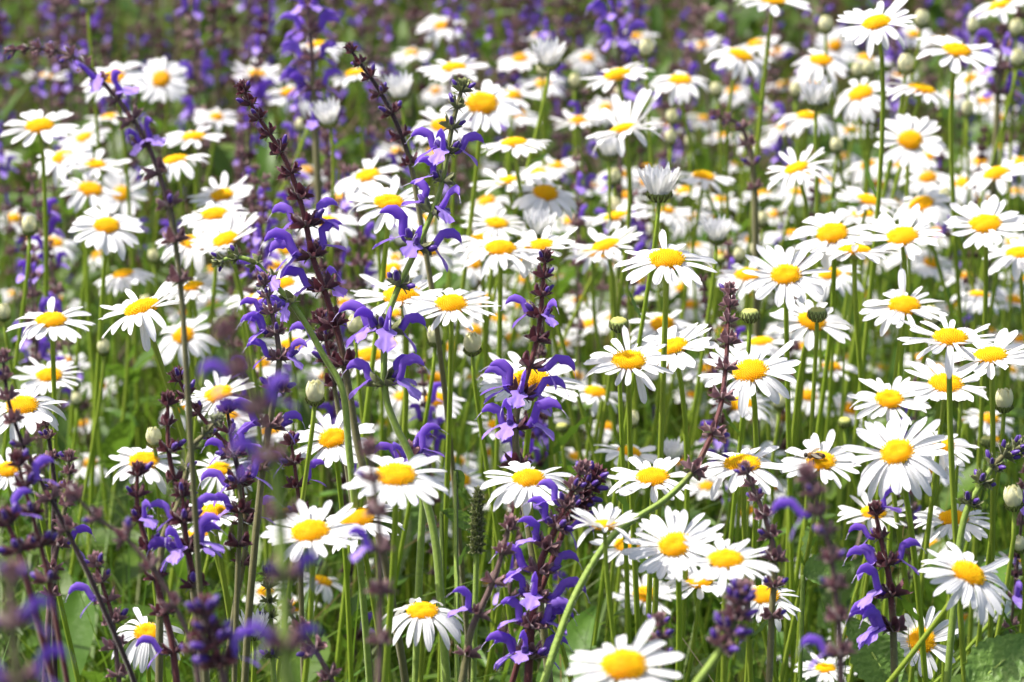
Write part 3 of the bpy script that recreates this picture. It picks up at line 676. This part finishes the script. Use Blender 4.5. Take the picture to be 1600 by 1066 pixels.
sage([(380,140),(402,180),(425,215),(448,255),(465,300),(478,350),(488,400),(502,440),(515,480),(530,530),(540,580),(548,630),(560,700),(575,760)], 1.93, 15,
  [(480,358,160),(480,358,20),(490,412,170),(490,412,190),(490,415,15),(508,460,165),(508,460,60)], top='maroon', bot='olive', split=.72, cal='calyx', rad=(.0008,.0021), s=(5.5,9.5), wend=.74, gap=(.0075,.026),
  label='tall leaning sage with maroon stem and dark seed cups, violet flowers low down', short='tall maroon-stemmed sage', fs=1.1, seed=3, budp=.15)
sage([(343,408),(370,402),(400,412),(425,440),(452,470),(480,510),(505,555),(535,610),(545,700)], 1.90, 7, [(425,430,-90),(452,470,200),(452,470,240)], top='green', bot='green', split=.5, cal='calyxg', rad=(.0010,.0019), s=(5,7),
  wend=.5, gap=(.008,.022), label='sage with a nodding pale green budding tip pointing left', short='nodding green sage tip', seed=4, budp=.5)
sage([(412,440),(422,480),(432,520),(436,570),(425,640),(412,720),(400,830)], 1.84, 8, [(425,490,190),(430,520,200),(432,540,170),(435,575,180),(435,570,-30),(420,650,10),(415,700,180)], top='mauve', bot='olive', split=.4, cal='calyxm',
  rad=(.0008,.0018), s=(5,8), wend=.85, label='violet-flowered sage between the maroon-stemmed one and the blurred foreground spike', seed=5, budp=.6)
sage([(852,405),(848,450),(844,500),(836,545),(822,590),(808,640),(806,700),(815,760),(830,850)], 1.88, 9,
  [(845,500,170),(845,510,-60),(820,590,0),(820,600,175),(818,610,265),(808,640,175),(808,640,10),(808,660,250),(805,690,-20),(805,690,190)],
  top='maroon', bot='olive', split=.5, cal='calyx', rad=(.0008,.0020), s=(6,9), wend=.8, gap=(.008,.024), label='sage with a bare maroon tip above a dense bunch of violet flowers, centre', short='centre violet spike', fs=1.08, seed=6, budp=.3)
sage([(1140,455),(1138,500),(1135,560),(1130,610),(1122,650),(1105,695),(1080,740),(1040,780),(1000,806),(965,830),(938,862),(912,905),(890,950),(868,1010),(850,1066)], 1.86, 10, [],
  top='maroon', bot='green', split=.42, cal='calyxm', rad=(.0009,.0019), s=(5.5,8), wend=.53, gap=(.0065,.034), label='faded sage whose stem arches down left from a dark upright tip',
  short='long arching sage', seed=7, budp=.05, base=(-.02,-.02), D2=1.76)
sage([(18,78),(55,76),(95,82),(130,100),(160,128),(195,170),(225,215),(250,275),(266,335),(277,400),(285,480),(290,560)], 1.62, 14, [(160,128,-100),(195,160,-50),(225,205,-60),(232,235,-120)], top='mauve', bot='olive', split=.7,
  cal='calyxm', rad=(.0007,.0014), s=(4,7), wend=.9, gap=(.005,.022), label='blurred sage bending far over to the left, upper left corner', short='bent-over upper left sage', seed=8, budp=.1)
sage([(548,78),(562,98),(582,125),(603,160),(618,190),(640,250),(655,330)], 2.05, 8, [], top='dark', bot='olive', split=.8, cal='calyx', rad=(.0008,.0015), s=(5,7), wend=.8, gap=(.008,.02),
  label='dark leaning seed spike left of the tallest green sage, upper centre', short='dark leaning seed spike', seed=9, budp=.2)
sage([(350,520),(372,570),(400,625),(420,690),(432,760),(440,850),(445,950),(448,1066)], 1.12, 7, [(372,560,190),(395,620,180),(395,625,5),(412,680,0),(420,720,180),(420,740,190),(440,870,15),(440,960,10),(440,990,185)], top='mauve', bot='green', split=.45,
  cal='calyxm', rad=(.0006,.0019), s=(5,7), wend=1, gap=(.012,.026), label='very blurred violet sage close to the lens, left of centre', short='blurred foreground spike', seed=10, D2=1.12, fs=.8)
sage([(575,705),(585,760),(592,820),(594,900),(594,980),(592,1066)], 1.36, 6, [(592,890,-140)], top='mauve', bot='mauve', split=.8, cal='calyxm', rad=(.0007,.0013), s=(5,6), wend=1, gap=(.010,.024),
  label='blurred vertical brown sage stem close to the lens, lower centre', short='blurred brown stem', seed=11)
sage([(1262,745),(1280,800),(1297,860),(1306,930),(1312,1000),(1314,1066)], 1.42, 9, [(1290,800,180),(1306,1000,180)], top='mauve', bot='mauve', split=.9, cal='calyxm', rad=(.0008,.0015), s=(6,6.5), wend=1, gap=(.006,.018),
  label='blurred mauve seed spike close to the lens at lower right', short='blurred mauve spike', seed=12)
sage([(1165,735),(1180,770),(1196,810),(1207,850),(1210,900),(1206,960),(1202,1066)], 1.74, 10, [], top='mauve', bot='olive', split=.55, cal='calyxm', rad=(.0008,.0016), s=(5,6.5), wend=.75, gap=(.006,.018),
  label='slim maroon seed spike right of the widely spaced daisy petals, lower right', seed=13, budp=.3)
sage([(1368,800),(1376,840),(1383,870),(1390,910),(1395,970),(1398,1066)], 1.80, 6, [(1372,812,30),(1378,850,175),(1380,865,190),(1388,905,10),(1388,905,190),(1394,950,215),(1394,960,200),(1398,1020,190),(1398,1020,215)], top='maroon', bot='olive', split=.75,
  cal='calyx', rad=(.0009,.0018), s=(6,9), wend=.9, gap=(.012,.022), label='dark maroon sage with large violet flowers on its left, lower right', short='lower right violet sage', seed=14, budp=.2)
sage([(1590,700),(1568,712),(1545,738),(1525,770),(1508,805),(1498,860),(1490,950)], 1.84, 6, [], top='olive', bot='green', split=.3, cal='calyxg', rad=(.0013,.0020), s=(6,7), wend=.45, gap=(.006,.016), ncal=(6,8),
  label='fuzzy green sage cluster with mauve buds at the right edge', short='fuzzy green cluster', seed=15, budp=.9)
sage([(5,560),(12,620),(30,680),(55,735),(85,790),(110,840),(140,900)], 1.66, 9, [], top='dark', bot='dark', split=.9, cal='calyxm', rad=(.0007,.0012), s=(5,7), wend=.9, gap=(.008,.02),
  label='dark slanting seed spike along the left edge', short='dark left edge spike', seed=16, budp=.2)
sage([(108,715),(107,750),(102,790),(92,840),(82,890),(75,980)], 1.78, 10, [(80,850,20)], top='olive', bot='mauve', split=.5, cal='calyxm', rad=(.0008,.0015), s=(4.5,6), wend=.85, gap=(.006,.016),
  label='upright grey green seed spike in front of the lower left grass', seed=17, budp=.1)
sage([(72,660),(80,710),(85,760),(84,820)], 1.98, 5, [], top='dark', bot='dark', cal='calyxm', rad=(.0008,.0014), s=(5,6), wend=.9, label='thin dark seed spike beneath the domed daisy at the left edge', seed=18)
sage([(262,628),(262,670),(265,715),(275,760),(285,810),(295,870),(305,950)], 1.78, 8, [(283,850,180),(290,850,-30)], top='maroon', bot='olive', split=.6, cal='calyx', rad=(.0008,.0016), s=(6,7.5), wend=.9, gap=(.010,.026),
  label='maroon sage between the cream bud and two daisies, lower left', seed=19)
sage([(338,658),(318,680),(300,700),(290,745),(278,790),(262,820),(252,860),(250,940)], 1.76, 8, [], top='olive', bot='olive', split=.2, cal='calyxg', rad=(.0009,.0018), s=(5,6), wend=.75, gap=(.007,.02),
  label='grey green sage with a hooked leafy tip, lower left', seed=20, budp=.3)
sage([(215,738),(214,770),(216,800),(226,840),(240,890),(252,940),(268,1000),(276,1066)], 1.72, 10, [(225,835,-60),(262,1015,190)], top='maroon', bot='maroon', split=.95, cal='calyx', rad=(.0008,.0017), s=(6,7), wend=1, gap=(.010,.024),
  label='maroon seed spike crossing the bottom left daisy', short='spike by the bottom left daisy', seed=21)
sage([(278,590),(295,625),(318,655),(340,680),(365,710),(378,770),(384,850),(370,930)], 1.86, 9, [(375,765,175),(370,720,0),(380,800,10)], top='maroon', bot='olive', split=.75, cal='calyx', rad=(.0007,.0015), s=(6,7.5), wend=.9, gap=(.009,.026),
  label='maroon sage slanting right below a half-hidden daisy, left of centre', seed=22)
sage([(285,770),(288,810),(292,850),(302,900),(310,960)], 1.72, 5, [(288,820,175),(288,830,10),(290,850,185),(290,852,-20),(292,850,250),(300,885,190),(300,885,0)], top='maroon', bot='olive', split=.7, cal='calyx', rad=(.0008,.0016), s=(6.5,8.5), wend=.9, gap=(.012,.022),
  label='sage with deep violet flowers below the flat lower left daisy', short='deep violet lower left sage', seed=23, budp=.4)
sage([(118,775),(150,808),(185,832),(215,860),(250,905),(275,950),(300,1010),(310,1066)], 1.50, 8, [], top='mauve', bot='mauve', split=.9, cal='calyxm', rad=(.0008,.0014), s=(6,6.5), wend=1, gap=(.012,.026),
  label='blurred grey mauve spike slanting across the lower left', seed=24)
sage([(908,735),(895,765),(880,800),(862,840),(845,880),(838,930),(830,980),(825,1066)], 1.79, 11,
  [(878,805,180),(865,830,185),(865,835,10),(855,860,200),(848,880,15),(845,880,190),(840,920,180),(838,930,0),(838,930,260),(834,960,190),(834,970,10),(832,990,-20),(830,1010,180),(830,1010,250),(828,1035,5),(828,1040,185)],
  top='maroon', bot='maroon', split=.9, cal='calyxm', rad=(.0010,.0021), s=(6,8.5), wend=1, gap=(.009,.018), ncal=(5,7), label='dense violet sage rising to a maroon tuft, bottom centre', short='bottom centre violet sage', seed=25, budp=.5)
sage([(930,745),(915,765),(900,785),(880,830)], 1.82, 5, [], top='maroon', bot='maroon', cal='calyx', rad=(.001,.0015), s=(7,8), wend=1, gap=(.005,.008), ncal=(7,9), label='compact maroon seed cluster right of the level daisy, centre', short='compact maroon cluster', seed=26, budp=.6)
sage([(795,822),(786,860),(772,905),(752,950),(735,990),(722,1066)], 1.75, 7, [(745,960,200)], top='mauve', bot='olive', split=.75, cal='calyxm', rad=(.0009,.0018), s=(6,7), wend=.85, gap=(.012,.025),
  label='mauve seed spike leaning right beside the lone bottom daisy', short='mauve spike by the lone daisy', seed=27, budp=.2)
sage([(1160,925),(1150,955),(1142,985),(1120,1025),(1090,1066)], 1.50, 6, [], top='olive', bot='green', split=.4, cal='calyxm', rad=(.0012,.0018), s=(6,7), wend=.6, gap=(.004,.009), ncal=(6,8), label='soft fuzzy seed head leaning over the bottom edge, right of centre', seed=28, budp=.8)
sage([(1030,972),(1033,1000),(1034,1030),(1034,1066)], 1.62, 4, [], top='mauve', bot='olive', cal='calyxm', rad=(.0008,.0012), s=(5,6), wend=.7, gap=(.005,.012), label='short seed spike in front of the largest bottom daisy', seed=29, budp=.4)
sage([(318,955),(325,985),(340,1020),(350,1066)], 1.42, 6, [], top='mauve', bot='mauve', cal='calyx', rad=(.001,.0016), s=(7,8), wend=1, gap=(.006,.010), ncal=(6,8), label='blurred dense maroon tuft at the bottom, right of the bottom left daisy', seed=30, budp=.8, lowp=.05)
sage([(20,900),(15,950),(20,1000),(30,1066)], 1.08, 5, [(15,950,0),(20,1000,180),(25,1030,0),(25,1030,190)], top='mauve', bot='olive', cal='calyxm', ncal=(2,3), rad=(.001,.0016), s=(5.5,6.5), wend=1, gap=(.014, .02), label='very blurred violet sage in the bottom left corner', seed=31, budp=.6, fs=.8)
sage([(747,770),(746,800),(745,840),(744,880),(742,960)], 2.0, 14, [], top='green', bot='green', cal='calyxg', rad=(.001,.0015), s=(4,5), wend=.55, gap=(.003,.0045), ncal=(7,9), label='stubby green plantain-like spike left of the dense violet sage', seed=33, budp=0, cat='sage')
sage([(10,815),(25,850),(40,900)], 1.55, 3, [(15,830,20)], top='maroon', bot='maroon', cal='calyx', rad=(.001,.0015), s=(7,8), wend=1, gap=(.012,.02), label='blurred reddish spike low on the left edge', seed=34, budp=.8)
sage([(480,-20),(484,40),(488,95),(490,150),(494,230)], 2.55, 8, [(484,10,180),(484,20,0),(486,50,180),(486,60,0),(488,90,190),(488,95,-10),(490,125,185),(490,130,10)], top='mauve', bot='olive', cal='calyxm', s=(7,9), wend=.9, gap=(.014,.03),
  label='violet sage rising past the top edge behind a daisy, left of centre', short='violet top-edge sage', seed=35, lowp=.3)
sage([(955,-30),(962,20),(966,60),(968,110),(968,170)], 2.75, 8, [(960,0,180),(960,10,0),(964,40,180),(964,50,0),(966,80,190),(966,85,0)], top='mauve', bot='olive', cal='calyxm', s=(7,9), wend=.95, gap=(.012,.028),
  label='bright violet sage rising past the top edge, right of centre', short='bright top-edge sage', seed=36, lowp=.4)
sage([(1566,50),(1564,90),(1560,130),(1558,180)], 2.7, 6, [(1564,70,180),(1564,90,0),(1560,120,180),(1560,130,10)], top='mauve', bot='olive', cal='calyxm', s=(7,9), wend=.95, gap=(.012,.024), label='violet sage between daisies at the upper right edge', short='upper right edge sage', seed=37, lowp=.5)
sage([(1120,180),(1155,195),(1170,230),(1178,280),(1180,340)], 2.45, 7, [], top='mauve', bot='olive', cal='calyxm', s=(6,7), wend=.8, gap=(.008,.02), label='soft brownish seed spike among blurred half-open daisies, upper right', seed=38)

sage([(418,895),(420,930),(424,985),(428,1066)], 1.88, 9, [], top='olive', bot='green', split=.4, cal='calyxg', rad=(.0008,.0014), s=(5,6), wend=.8, gap=(.006,.013), label='small dark green seed spike in front of a hidden daisy, bottom left', seed=41)
sage([(452,955),(474,990),(498,1025),(520,1066)], 1.70, 6, [], top='mauve', bot='mauve', cal='calyxm', rad=(.0008,.0013), s=(6,7), wend=.95, gap=(.009,.018), label='leaning mauve seed spike near the bottom edge, left of the lone bottom daisy', seed=42)
sage([(28,722),(38,760),(52,810),(68,870),(80,930)], 1.58, 7, [(45,780,10)], top='maroon', bot='maroon', cal='calyx', rad=(.0007,.0012), s=(6,7), wend=.95, gap=(.010,.02), label='soft reddish stemmed sage low at the left edge', seed=43, budp=.5)
sage([(150,880),(162,920),(176,970),(186,1066)], 1.74, 8, [(165,930,190)], top='maroon', bot='mauve', cal='calyxm', rad=(.0007,.0012), s=(6,7), wend=.95, gap=(.008,.016), label='mauve seed spike left of the bottom left daisy', seed=44, budp=.3)
sage([(355,640),(362,690),(372,740),(376,800),(372,880)], 1.80, 7, [(372,730,185),(376,770,0),(374,790,200)], top='dark', bot='olive', cal='calyx', rad=(.0007,.0013), s=(6,7.5), wend=.9, gap=(.010,.02), label='dark stemmed sage with violet flowers beside the blurred foreground spike', seed=45, budp=.4)
sage([(455,690),(462,740),(468,800),(470,900)], 1.95, 6, [(462,735,180),(466,760,10)], top='maroon', bot='olive', cal='calyx', rad=(.0007,.0013), s=(6,7), wend=.6, gap=(.010,.02), label='maroon sage left of the round narrow-petalled daisy', seed=46, budp=.4)
sage([(500,500),(512,545),(520,590),(530,650)], 2.0, 6, [(512,540,180)], top='maroon', bot='olive', cal='calyx', rad=(.0007,.0014), s=(7,8), wend=.9, gap=(.010,.018), label='brown seed spike just left of the lower part of the bent green sage stem', seed=47, budp=.2)

# ================================================================== SAGE SPIKES IN THE DISTANCE (library copies)
def flower_lo(r):
    b = MB(); c = r.uniform(.8, 1.1); P = [(5, 0), (10, 2), (13, 8), (18, 13*c), (23, 11*c), (25.5, 7*c)]
    sweep(b, P, [1.8, 3.1, 3.4, 3.8, 3.0, .5], [1.6, 2.4, 2.1, 2.2, 1.7, .4], 6, 1)
    def fn(u, v):
        v = v*2-1; return 10+9*u, v*(2+3.5*math.sin(u*3.1)), 1-2*u-8*u*u+1.4*v*v
    b.grid(fn, 4, 2, 2); return b
def spike_lib(seed, bloom, h=.62):
    r = random.Random(seed); sp = r.uniform(.16, .28)+(.14 if bloom < .15 else 0); bx, by = r.uniform(-.06, .06), r.uniform(-.03, .03)
    ctr = lambda z: Vector((bx*(z/h)**2, by*(z/h)**2, z))
    st = MB(); zs = [h*i/12 for i in range(13)]
    st.tube([ctr(z) for z in zs], [.0024-.0016*i/12 for i in range(13)], 6, 0, [tuple(STEMC['olive'][j]*(1-i/12)+STEMC['mauve'][j]*i/12 for j in range(4)) for i in range(13)])
    ca = MB(); fl = ca; z = h; cm = r.choice([0, 0, 1])
    while z > h-sp:
        q = (h-z)/sp; p = ctr(z); n = r.randint(3, 5); a0 = r.uniform(0, 6.28)
        for i in range(n):
            a = a0+6.28*i/n; out = Vector((math.cos(a), math.sin(a), .45)).normalized(); up_ = (Vector((0, 0, 1))-out*out.z).normalized()
            m = Matrix((out, up_.cross(out), up_)).transposed().to_4x4() @ Matrix.Scale(.001*(.6+.4*min(1, q*2)), 4); m.translation = p
            c = calyx_mb(r, 1.1, 8, 0, r.uniform(7, 11)); ca.merge(c, m)
            if q > .12 and r.random() < bloom*(1.1-.3*q):
                m2 = Matrix((out, up_.cross(out), up_)).transposed().to_4x4() @ Matrix.Scale(.001*r.uniform(.8, 1.05), 4); m2.translation = p; fl.merge(flower_lo(r), m2)
        z -= (.010+.020*min(1, q*1.3))*r.uniform(.7, 1.4)
    ca.tube([ctr(h-sp*i/8)+Vector((0, 0, .001)) for i in range(9)], .0012, 5, 0)
    lvs = []
    for i in range(2):
        lv = MB(); lvs.append(lv); a = r.uniform(0, 6.28); narrow_leaf(lv, ctr(r.uniform(.05, .3)), Vector((math.cos(a), math.sin(a), .6)).normalized(), r.uniform(.04, .08), r.uniform(.008, .014), r)
    return [('stem', st.mesh('sage_stem', ['sstem'])), ('flower_spike', ca.mesh('sage_flower_spike', [r.choice(['calyxm', 'calyxm', 'calyx']), 'sage', 'sagel']))] + [('leaf', lv.mesh('sage_leaves', ['leaf'])) for lv in lvs]
LIB_B = [spike_lib(50+i, b) for i, b in enumerate([.26, .16, .28, .12, .20])]; LIB_F = [spike_lib(70+i, b) for i, b in enumerate([.05, .0, .10, .03, .02])]
PROTO = {}
def far_sage(X, Y, h, bloom, r, label=None, short=None):
    key = (bloom, r.randrange(5))
    root = empty('sage_spike', (X, Y, 0)); rz = r.uniform(0, 6.28); s = h/.62
    root.rotation_euler = (r.uniform(-.07, .07), r.uniform(-.10, .10), rz); root.scale = (s, s, s)
    if key not in PROTO:
        lib = (LIB_B if bloom else LIB_F)[key[1]]; PROTO[key] = [link(nm, me, root) for nm, me in lib]
    else:
        for o in PROTO[key]:
            c = o.copy(); COL.objects.link(c); c.parent = root
    x, y, D = pix(Vector((X, Y, h*.85)))
    THINGS.append([root, 'farsage', x, y, D, dict(bloom=bloom), label, short])
rs = random.Random(99)
# those whose place among the daisies shows in the photo: x of tip, y of tip, distance, blooming
for (x, y, D, bl) in [(30,310,2.6,1),(40,395,2.4,1),(160,230,2.6,1),(215,100,3.0,1),(330,120,3.0,1),(365,90,3.1,1),(400,20,3.3,1),(520,180,2.7,1),(500,215,2.6,1),(560,200,2.6,0),(585,235,2.5,1),(610,190,2.7,1),
    (640,150,2.8,1),(545,340,2.35,1),(700,120,3.1,1),(780,30,3.3,1),(790,90,3.1,1),(810,20,3.4,1),(870,160,2.8,1),(880,200,2.7,1),(905,250,2.6,1),(930,290,2.5,1),(1030,150,2.9,1),(1060,60,3.2,1),(1025,170,2.8,1),
    (330,20,3.4,1),(270,10,3.4,1),(180,40,3.2,1),(240,60,3.1,0),(120,60,3.2,0),(60,50,3.2,1),(20,140,2.9,1),(330,160,2.8,0),(360,270,2.5,1),(460,90,2.9,1),(470,290,2.45,1),(180,60,3.2,0),(1170,60,3.2,1),(1240,140,3.0,1),
    (1260,10,3.3,1),(1470,0,3.3,1),(1500,0,3.4,1),(1410,0,3.4,1),(1540,130,2.9,1),(1590,20,3.2,1),(1430,640,2.3,1),(1590,640,2.1,1),(1595,740,2.1,1),(1180,440,2.4,1),(1140,340,2.5,1),(820,440,2.35,1),(690,570,2.3,1),
    (300,280,2.5,0),(100,30,3.1,0),(655,90,3.1,0),(600,30,3.3,0),(1200,230,2.6,0),(1510,200,2.7,0),(690,60,3.2,1),(740,40,3.3,1),(5,380,2.5,1),(70,300,2.6,0),(760,520,2.2,1),(0,0,3.5,1)]:
    P = at(x, y, D); far_sage(P.x, P.y, max(.3, min(.82, P.z)), bl, rs)
n = 0
while n < 212:
    Y = 2.85+2.1*rs.random()**.85; X = rs.uniform(-1, 1)*(.158*Y+.12); rel = X/(.158*Y)
    if rs.random() > (1.0 if rel < .25 else .62): continue
    h = rs.uniform(.42, .66)
    x, y, D = pix(Vector((X, Y, h)))
    if y > 250 and rs.random() < .7: continue
    far_sage(X, Y, h, 1 if rs.random() < .55 else 0, rs); n += 1

def distant_sage():
    # beyond the nearest three hundred spikes the field goes on as one mass
    r = random.Random(77); npr = np.random.RandomState(77); out = {0: [], 1: []}
    def cone(b, p, d, L, w):
        u_ = d.orthogonal().normalized(); v_ = d.cross(u_); c = []
        for q, rr in ((0, .3), (.8, 1), (1.25, .45)):
            c += [p+d*L*q+(u_*math.cos(1.2566*j)+v_*math.sin(1.2566*j))*w*rr for j in range(5)]
        b.add(c, [(k*5+j, k*5+(j+1) % 5, k*5+5+(j+1) % 5, k*5+5+j) for k in range(2) for j in range(5)], 0)
    lib = []
    for k in range(6):
        h = .6; s_, f_ = MB(), MB(); sp = r.uniform(.2, .4); bx = r.uniform(-.05, .05); z = h
        s_.tube([(bx*(i/6)**2, 0, h*i/6) for i in range(7)], [.002-.0012*i/6 for i in range(7)], 4)
        while z > h-sp:
            for i in range(r.randint(3, 5)):
                a = r.uniform(0, 6.28); d = Vector((math.cos(a), math.sin(a), r.uniform(.2, .8))).normalized(); p = Vector((bx*(z/h)**2, 0, z))
                cone(s_, p, d, .008, .0030)
                if r.random() < (.15 if k < 3 else .02) and z < h-.03: cone(f_, p+d*.006, (d+Vector((0, 0, .3))).normalized(), .013, .0042)
            z -= r.uniform(.009, .026)
        lib.append((s_, f_))
    tot = [MB(), MB()]
    arr = [([], [], 0), ([], [], 0)]
    V = [[], []]; F = [[], []]; n = [0, 0]
    for i in range(600):
        Y = 3.05+2.9*r.random()**.8; X = r.uniform(-1, 1)*(.16*Y+.5); m = Matrix.Translation((X, Y, 0)) @ Matrix.Rotation(r.uniform(-.15, .15), 4, 'X') @ Matrix.Rotation(r.uniform(-.15, .15), 4, 'Y') @ Matrix.Rotation(r.uniform(0, 6.28), 4, 'Z') @ Matrix.Scale(r.uniform(.6, 1.0), 4)
        A_ = np.array(m); k = r.randrange(6)
        for t in (0, 1):
            b = lib[k][t]
            if not b.f: continue
            v = np.array(b.v) @ A_[:3, :3].T + A_[:3, 3]; V[t].append(v); F[t] += [tuple(n[t]+q for q in f) for f in b.f]; n[t] += len(v)
    vs = np.concatenate(V[0]+V[1]); nf0 = len(F[0]); fs = F[0]+[tuple(n[0]+q for q in f) for f in F[1]]
    b = MB(); b.v = vs.tolist(); b.f = fs; b.m = [0]*nf0+[1]*(len(fs)-nf0); b.c = [(1.25, 1.15, 1.15, 1)]*len(vs)
    o = link('distant_sage', b.mesh('distant_sage', ['calyxm', 'sage'])); o['kind'] = 'stuff'; o['category'] = 'sage'; o['label'] = 'hazy brown and violet mass of sage filling the field behind the daisies'
distant_sage()
# ================================================================== LARGE SAGE LEAVES
def big_leaf(x, y, D, dr, L, wd, up, label, seed):
    r = random.Random(seed); P = at(x, y, D); root = empty('sage_plant', (P.x, P.y, 0)); b = MB()
    sage_leaf(b, Vector((0, 0, P.z)), Vector(dr), L, r, wd, up, 60, 24); link('leaf', b.mesh('large_sage_leaf', ['sleaf']), root)
    b = MB(); b.tube([(0, 0, 0), (0, 0, P.z*.6), (0, 0, P.z), Vector((0, 0, P.z))+Vector(dr).normalized()*L*.5-Vector(up)*.002], [.002, .0016, .0013, .0006], 6, 0, [STEMC['green']]*4); link('stem', b.mesh('leaf_stalk', ['sstem']), root)
    THINGS.append([root, 'leafplant', x, y, D, {}, label, None])
big_leaf(1515,1078,1.78,(.75,.35,.55),.050,.015,(-.3,-.75,.6),'broad crinkled bright green leaf in the bottom right corner',1)
big_leaf(1395,1075,1.84,(-.5,.3,.85),.045,.015,(.2,-.8,.5),'dark crinkled leaf behind the lower right violet sage',2)
big_leaf(1255,900,1.95,(.9,.2,.2),.030,.010,(0,-.7,.7),'small bright crinkled leaf left of the blurred mauve spike',3)
big_leaf(690,800,2.02,(.75,.3,-.45),.040,.006,(.3,-.6,.7),'long narrow grey green leaf below the large long-petalled daisy',4)
big_leaf(712,735,1.95,(.25,.1,-.6),.016,.004,(.6,-.6,.3),'small toothed dark leaf between the two middle daisies',5)
# ================================================================== BEE
def bee(x, y):
    dd = [t for t in THINGS if t[1] == 'daisy' and abs(t[2]-1283) < 1 and abs(t[3]-722) < 1][0]
    D = dd[4]-.004; P = at(x, y, D); root = empty('bee', P); L = .0095
    def body(cx, rx, rz, mats, nm, n=12):
        b = MB(); b.grid(lambda u, v: (cx+rx*-math.cos(u*math.pi), rz*math.sin(u*math.pi)*math.cos(v*2*math.pi), rz*math.sin(u*math.pi)*math.sin(v*2*math.pi)), n, 14)
        for i in range(len(b.m)): b.m[i] = (i//14//2) % 2 if nm == 'abdomen' else 0
        return b.mesh(nm, mats)
    m = frame(Vector((0, 0, 0)), (.1, -.35, .9), (-.9, -.1, .2))
    bd = MB()
    link('abdomen', body(-.0035, .0042, .0021, ['bee', 'beed'], 'abdomen'), root, m); link('thorax', body(.0015, .0021, .0020, ['bee'], 'thorax'), root, m); link('head', body(.0042, .0013, .0015, ['beed'], 'head'), root, m)
    for s in (-1, 1):
        wb = MB(); wb.grid(lambda u, v: (.0015-.0060*u, s*(.0008+.0035*u)+.0015*(v*2-1)*math.sin(math.pi*(u*.9+.05)), .0018+.0006*u), 8, 3); link('wing', wb.mesh('wing', ['wing']), root, m)
        for q in (-.001, .0012, .003):
            lb = MB(); lb.tube([(q, s*.001, -.001), (q+.0008, s*.003, -.0005), (q+.0004, s*.0042, -.003)], .00022, 5); link('leg', lb.mesh('leg', ['beed']), root, m)
    THINGS.append([root, 'bee', x, y, D, {}, 'small brown bee feeding on a yellow daisy disc', None])
bee(1270, 712)

# ================================================================== LABELS
def dirword(dx, dy):
    a = math.degrees(math.atan2(-dy, dx)) % 360
    return ['right of', 'up and right of', 'above', 'up and left of', 'left of', 'down and left of', 'below', 'down and right of'][int((a+22.5)//45) % 8]
def describe(t):
    k, at_ = t[1], t[5]
    if k == 'daisy':
        so = t[4] > 2.2 or at_['W'] < 90
        if at_['face'] > 50: s = 'daisy facing the viewer'
        elif at_['face'] < 11: s = 'edge-on daisy'
        elif at_['roll'] > 11: s = 'daisy tipped left'
        elif at_['roll'] < -9: s = 'daisy tipped right'
        elif at_['st'] in 'D': s = 'domed drooping daisy'
        else: s = 'white daisy'
        if at_['W'] < 68: s = 'small '+s
        return s
    if k == 'bud': return {'closed': 'closed striped daisy bud', 'tip': 'cream daisy bud', 'open': 'half-open white daisy bud'}[at_['kind']]
    return 'distant violet sage spike' if at_.get('bloom') else 'distant faded brown sage spike'
cats = dict(daisy='daisy', bud='daisy bud', sage='sage', farsage='sage', leafplant='leafy plant', bee='bee')
groups = dict(daisy='white daisies across the meadow', bud='daisy buds among the open flowers', sage='sage spikes near the camera', farsage='sage spikes in the distance', leafplant='broad-leaved plants low down')
marks = [t for t in THINGS if t[7]]
ordw = ['', 'second ', 'third ', 'fourth ', 'fifth ', 'sixth ', 'seventh ', 'eighth ', 'ninth ', 'tenth ', 'eleventh ', 'twelfth ']
byp = {}; rest = [t for t in THINGS if not t[6]]
for t in rest:
    m = min(marks, key=lambda q: (q[2]-t[2])**2+(q[3]-t[3])**2)
    byp.setdefault((describe(t), dirword(t[2]-m[2], t[3]-m[3]), m[7]), []).append(((m[2]-t[2])**2+(m[3]-t[3])**2, t))
for (ds, dw, ms), L in byp.items():
    L.sort(key=lambda q: q[0])
    for i, (_, t) in enumerate(L):
        dc = ds+',' if 'tipped' in ds or 'facing' in ds else ds
        if len(L) == 1: t[6] = '%s %s the %s' % (dc, dw, ms)
        elif i > 5 and t[1] == 'farsage': t[6] = '%s among others %s the %s' % (ds.replace(' spike', ''), dw, ms)
        else: t[6] = '%s%s %s the %s' % ('nearest ' if i == 0 else ordw[min(i, 11)]+'nearest ', dc, dw, ms)
for t in THINGS:
    o = t[0]; o['label'] = t[6]; o['category'] = cats[t[1]]
    if t[1] in groups: o['group'] = groups[t[1]]
    if '_h' in o: del o['_h']
